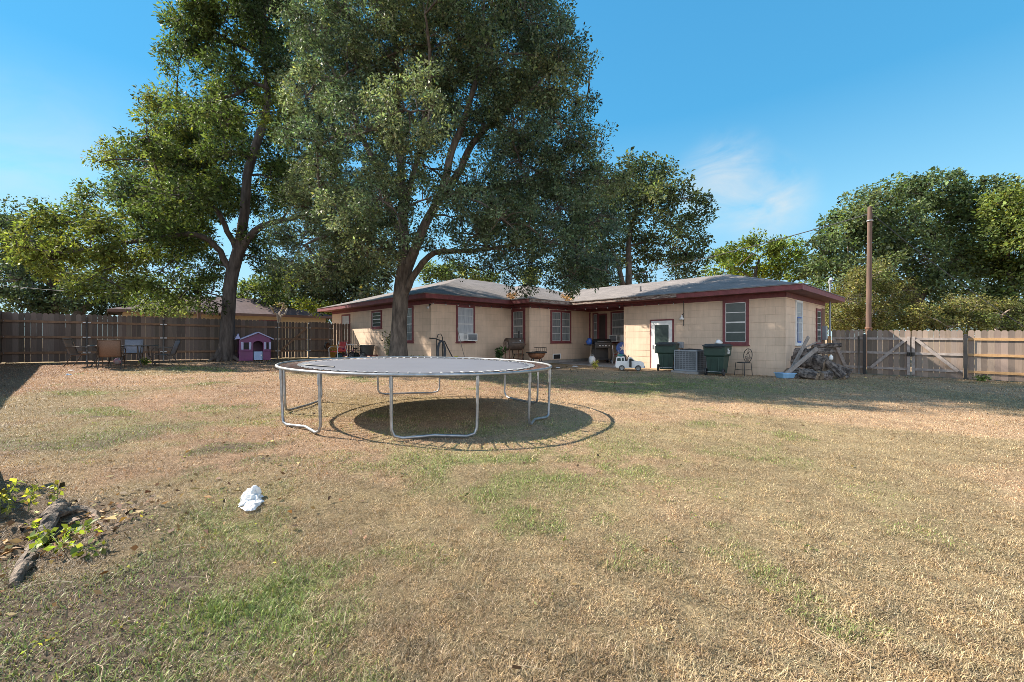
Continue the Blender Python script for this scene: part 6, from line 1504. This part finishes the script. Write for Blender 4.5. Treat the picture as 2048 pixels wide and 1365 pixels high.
# ------------------------------------------------------------------ camera, light, sky
cam = bpy.data.cameras.new('camera'); co = bpy.data.objects.new('camera', cam); COL.objects.link(co)
co.location = (0, 0, CH); co.rotation_euler = (R(90), 0, 0)
cam.sensor_width = 36; cam.sensor_fit = 'HORIZONTAL'; cam.lens = F / 2048 * 36
cam.shift_y = -(682.5 - HZ) / 2048
cam.clip_start = .05; cam.clip_end = 3000
scene.camera = co
el = math.asin(SUN.z); az = math.atan2(SUN.x, SUN.y)
sd_ = bpy.data.lights.new('sun', 'SUN'); so_ = bpy.data.objects.new('sun', sd_); COL.objects.link(so_)
sd_.energy = SUN_E; sd_.angle = R(.55); sd_.color = (1, .91, .79)
so_.rotation_euler = Vector((0, 0, 1)).rotation_difference(SUN).to_euler(); so_.location = (-10, 6, 12)
wd = bpy.data.worlds.new('World'); scene.world = wd; wd.use_nodes = True
nt = wd.node_tree; L = nt.links.new; bg = nt.nodes['Background']
sky = nt.nodes.new('ShaderNodeTexSky'); sky.sky_type = 'NISHITA'; sky.sun_disc = False
sky.sun_elevation = el; sky.sun_rotation = az % (2 * PI); sky.air_density = 1.0; sky.dust_density = 0; sky.ozone_density = 3.0
gm = nt.nodes.new('ShaderNodeGamma'); gm.inputs['Gamma'].default_value = .3; L(sky.outputs[0], gm.inputs['Color'])
# clear dry-air tint by elevation
tc = nt.nodes.new('ShaderNodeTexCoord'); sz = nt.nodes.new('ShaderNodeSeparateXYZ'); L(tc.outputs['Generated'], sz.inputs[0])
cr = nt.nodes.new('ShaderNodeValToRGB'); L(sz.outputs[2], cr.inputs['Fac'])
E_ = cr.color_ramp.elements; E_[0].position = 0; E_[0].color = (.36, .49, .57, 1); E_[1].position = 1; E_[1].color = (.07, .30, .52, 1)
for p_, c_ in ((.08, (.325, .47, .555)), (.25, (.255, .51, .63)), (.44, (.10, .375, .575))):
    e = E_.new(p_); e.color = (*c_, 1)
hs = nt.nodes.new('ShaderNodeVectorMath'); hs.operation = 'MULTIPLY'; L(gm.outputs[0], hs.inputs[0]); L(cr.outputs['Color'], hs.inputs[1])
hk = nt.nodes.new('ShaderNodeVectorMath'); hk.operation = 'SCALE'; L(hs.outputs[0], hk.inputs[0]); hk.inputs['Scale'].default_value = 1 / (SKY_S * 2 ** EXPO); hs = hk
# one thin wisp of cloud low over the roof, and a faint veil at the left
mp = nt.nodes.new('ShaderNodeMapping'); mp.inputs['Scale'].default_value = (1, 1, 1.8); mp.inputs['Rotation'].default_value = (0, R(18), 0); L(tc.outputs['Generated'], mp.inputs['Vector'])
nz = nt.nodes.new('ShaderNodeTexNoise'); nz.inputs['Scale'].default_value = 7; nz.inputs['Detail'].default_value = 8; nz.inputs['Roughness'].default_value = .58; nz.inputs['Distortion'].default_value = .5; L(mp.outputs[0], nz.inputs['Vector'])
def wisp(px, py, size, amt):
    d = Vector(((px - 1024) / F, 1, (HZ - py) / F)).normalized()
    v = nt.nodes.new('ShaderNodeVectorMath'); v.operation = 'DISTANCE'; L(tc.outputs['Generated'], v.inputs[0]); v.inputs[1].default_value = d
    r = nt.nodes.new('ShaderNodeMapRange'); r.interpolation_type = 'SMOOTHSTEP'; r.inputs['From Min'].default_value = size; r.inputs['From Max'].default_value = size * .15; r.inputs['To Max'].default_value = amt; L(v.outputs['Value'], r.inputs['Value'])
    return r.outputs[0]
def math2(op, a, b):
    n = nt.nodes.new('ShaderNodeMath'); n.operation = op
    for i, q in enumerate((a, b)):
        if hasattr(q, 'links') or not isinstance(q, (int, float)): L(q, n.inputs[i])
        else: n.inputs[i].default_value = q
    return n.outputs[0]
nr = nt.nodes.new('ShaderNodeMapRange'); nr.inputs['From Min'].default_value = .36; nr.inputs['From Max'].default_value = .66; L(nz.outputs['Fac'], nr.inputs['Value'])
m1 = math2('MAXIMUM', wisp(1450, 370, .12, .95), wisp(1525, 405, .11, .8))
m1 = math2('MAXIMUM', m1, wisp(90, 370, .22, .25))
cl = math2('MULTIPLY', m1, nr.outputs[0])
# bright cloud added behind the viewer, out of view, to fill shaded walls
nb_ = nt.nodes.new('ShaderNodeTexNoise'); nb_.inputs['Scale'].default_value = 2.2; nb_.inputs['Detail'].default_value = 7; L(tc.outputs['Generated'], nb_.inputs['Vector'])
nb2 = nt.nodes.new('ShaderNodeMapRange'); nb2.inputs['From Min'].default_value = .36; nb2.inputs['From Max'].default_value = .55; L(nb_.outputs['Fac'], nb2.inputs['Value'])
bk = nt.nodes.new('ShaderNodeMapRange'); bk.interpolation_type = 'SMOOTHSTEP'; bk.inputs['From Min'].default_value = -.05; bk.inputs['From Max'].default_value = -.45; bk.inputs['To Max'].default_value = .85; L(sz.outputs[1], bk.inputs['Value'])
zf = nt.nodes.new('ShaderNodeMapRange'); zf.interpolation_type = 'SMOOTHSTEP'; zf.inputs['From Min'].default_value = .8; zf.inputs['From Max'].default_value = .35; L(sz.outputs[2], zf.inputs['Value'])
fill_cloud = math2('MULTIPLY', zf.outputs[0], math2('MULTIPLY', bk.outputs[0], nb2.outputs[0]))
mx = nt.nodes.new('ShaderNodeMix'); mx.data_type = 'RGBA'; L(cl, mx.inputs['Factor']); L(hs.outputs[0], mx.inputs['A']); mx.inputs['B'].default_value = (CLOUD * .90, CLOUD * .97, CLOUD, 1)
mx2 = nt.nodes.new('ShaderNodeMix'); mx2.data_type = 'RGBA'; L(fill_cloud, mx2.inputs['Factor']); L(mx.outputs['Result'], mx2.inputs['A']); mx2.inputs['B'].default_value = (5.0, 5.1, 5.5, 1); mx = mx2
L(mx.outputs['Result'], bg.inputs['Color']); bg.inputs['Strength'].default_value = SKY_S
scene.view_settings.view_transform = 'Standard'; scene.view_settings.look = 'None'; scene.view_settings.exposure = EXPO; scene.view_settings.gamma = 1
scene.render.engine = 'CYCLES'
scene.cycles.max_bounces = 8; scene.cycles.diffuse_bounces = 4; scene.cycles.transparent_max_bounces = 8
scene.cycles.use_denoising = True; scene.cycles.use_adaptive_sampling = False; scene.cycles.sample_clamp_indirect = 4; scene.cycles.denoising_input_passes = 'RGB_ALBEDO_NORMAL'; scene.cycles.denoising_prefilter = 'NONE'
scene.cycles.filter_width = .8
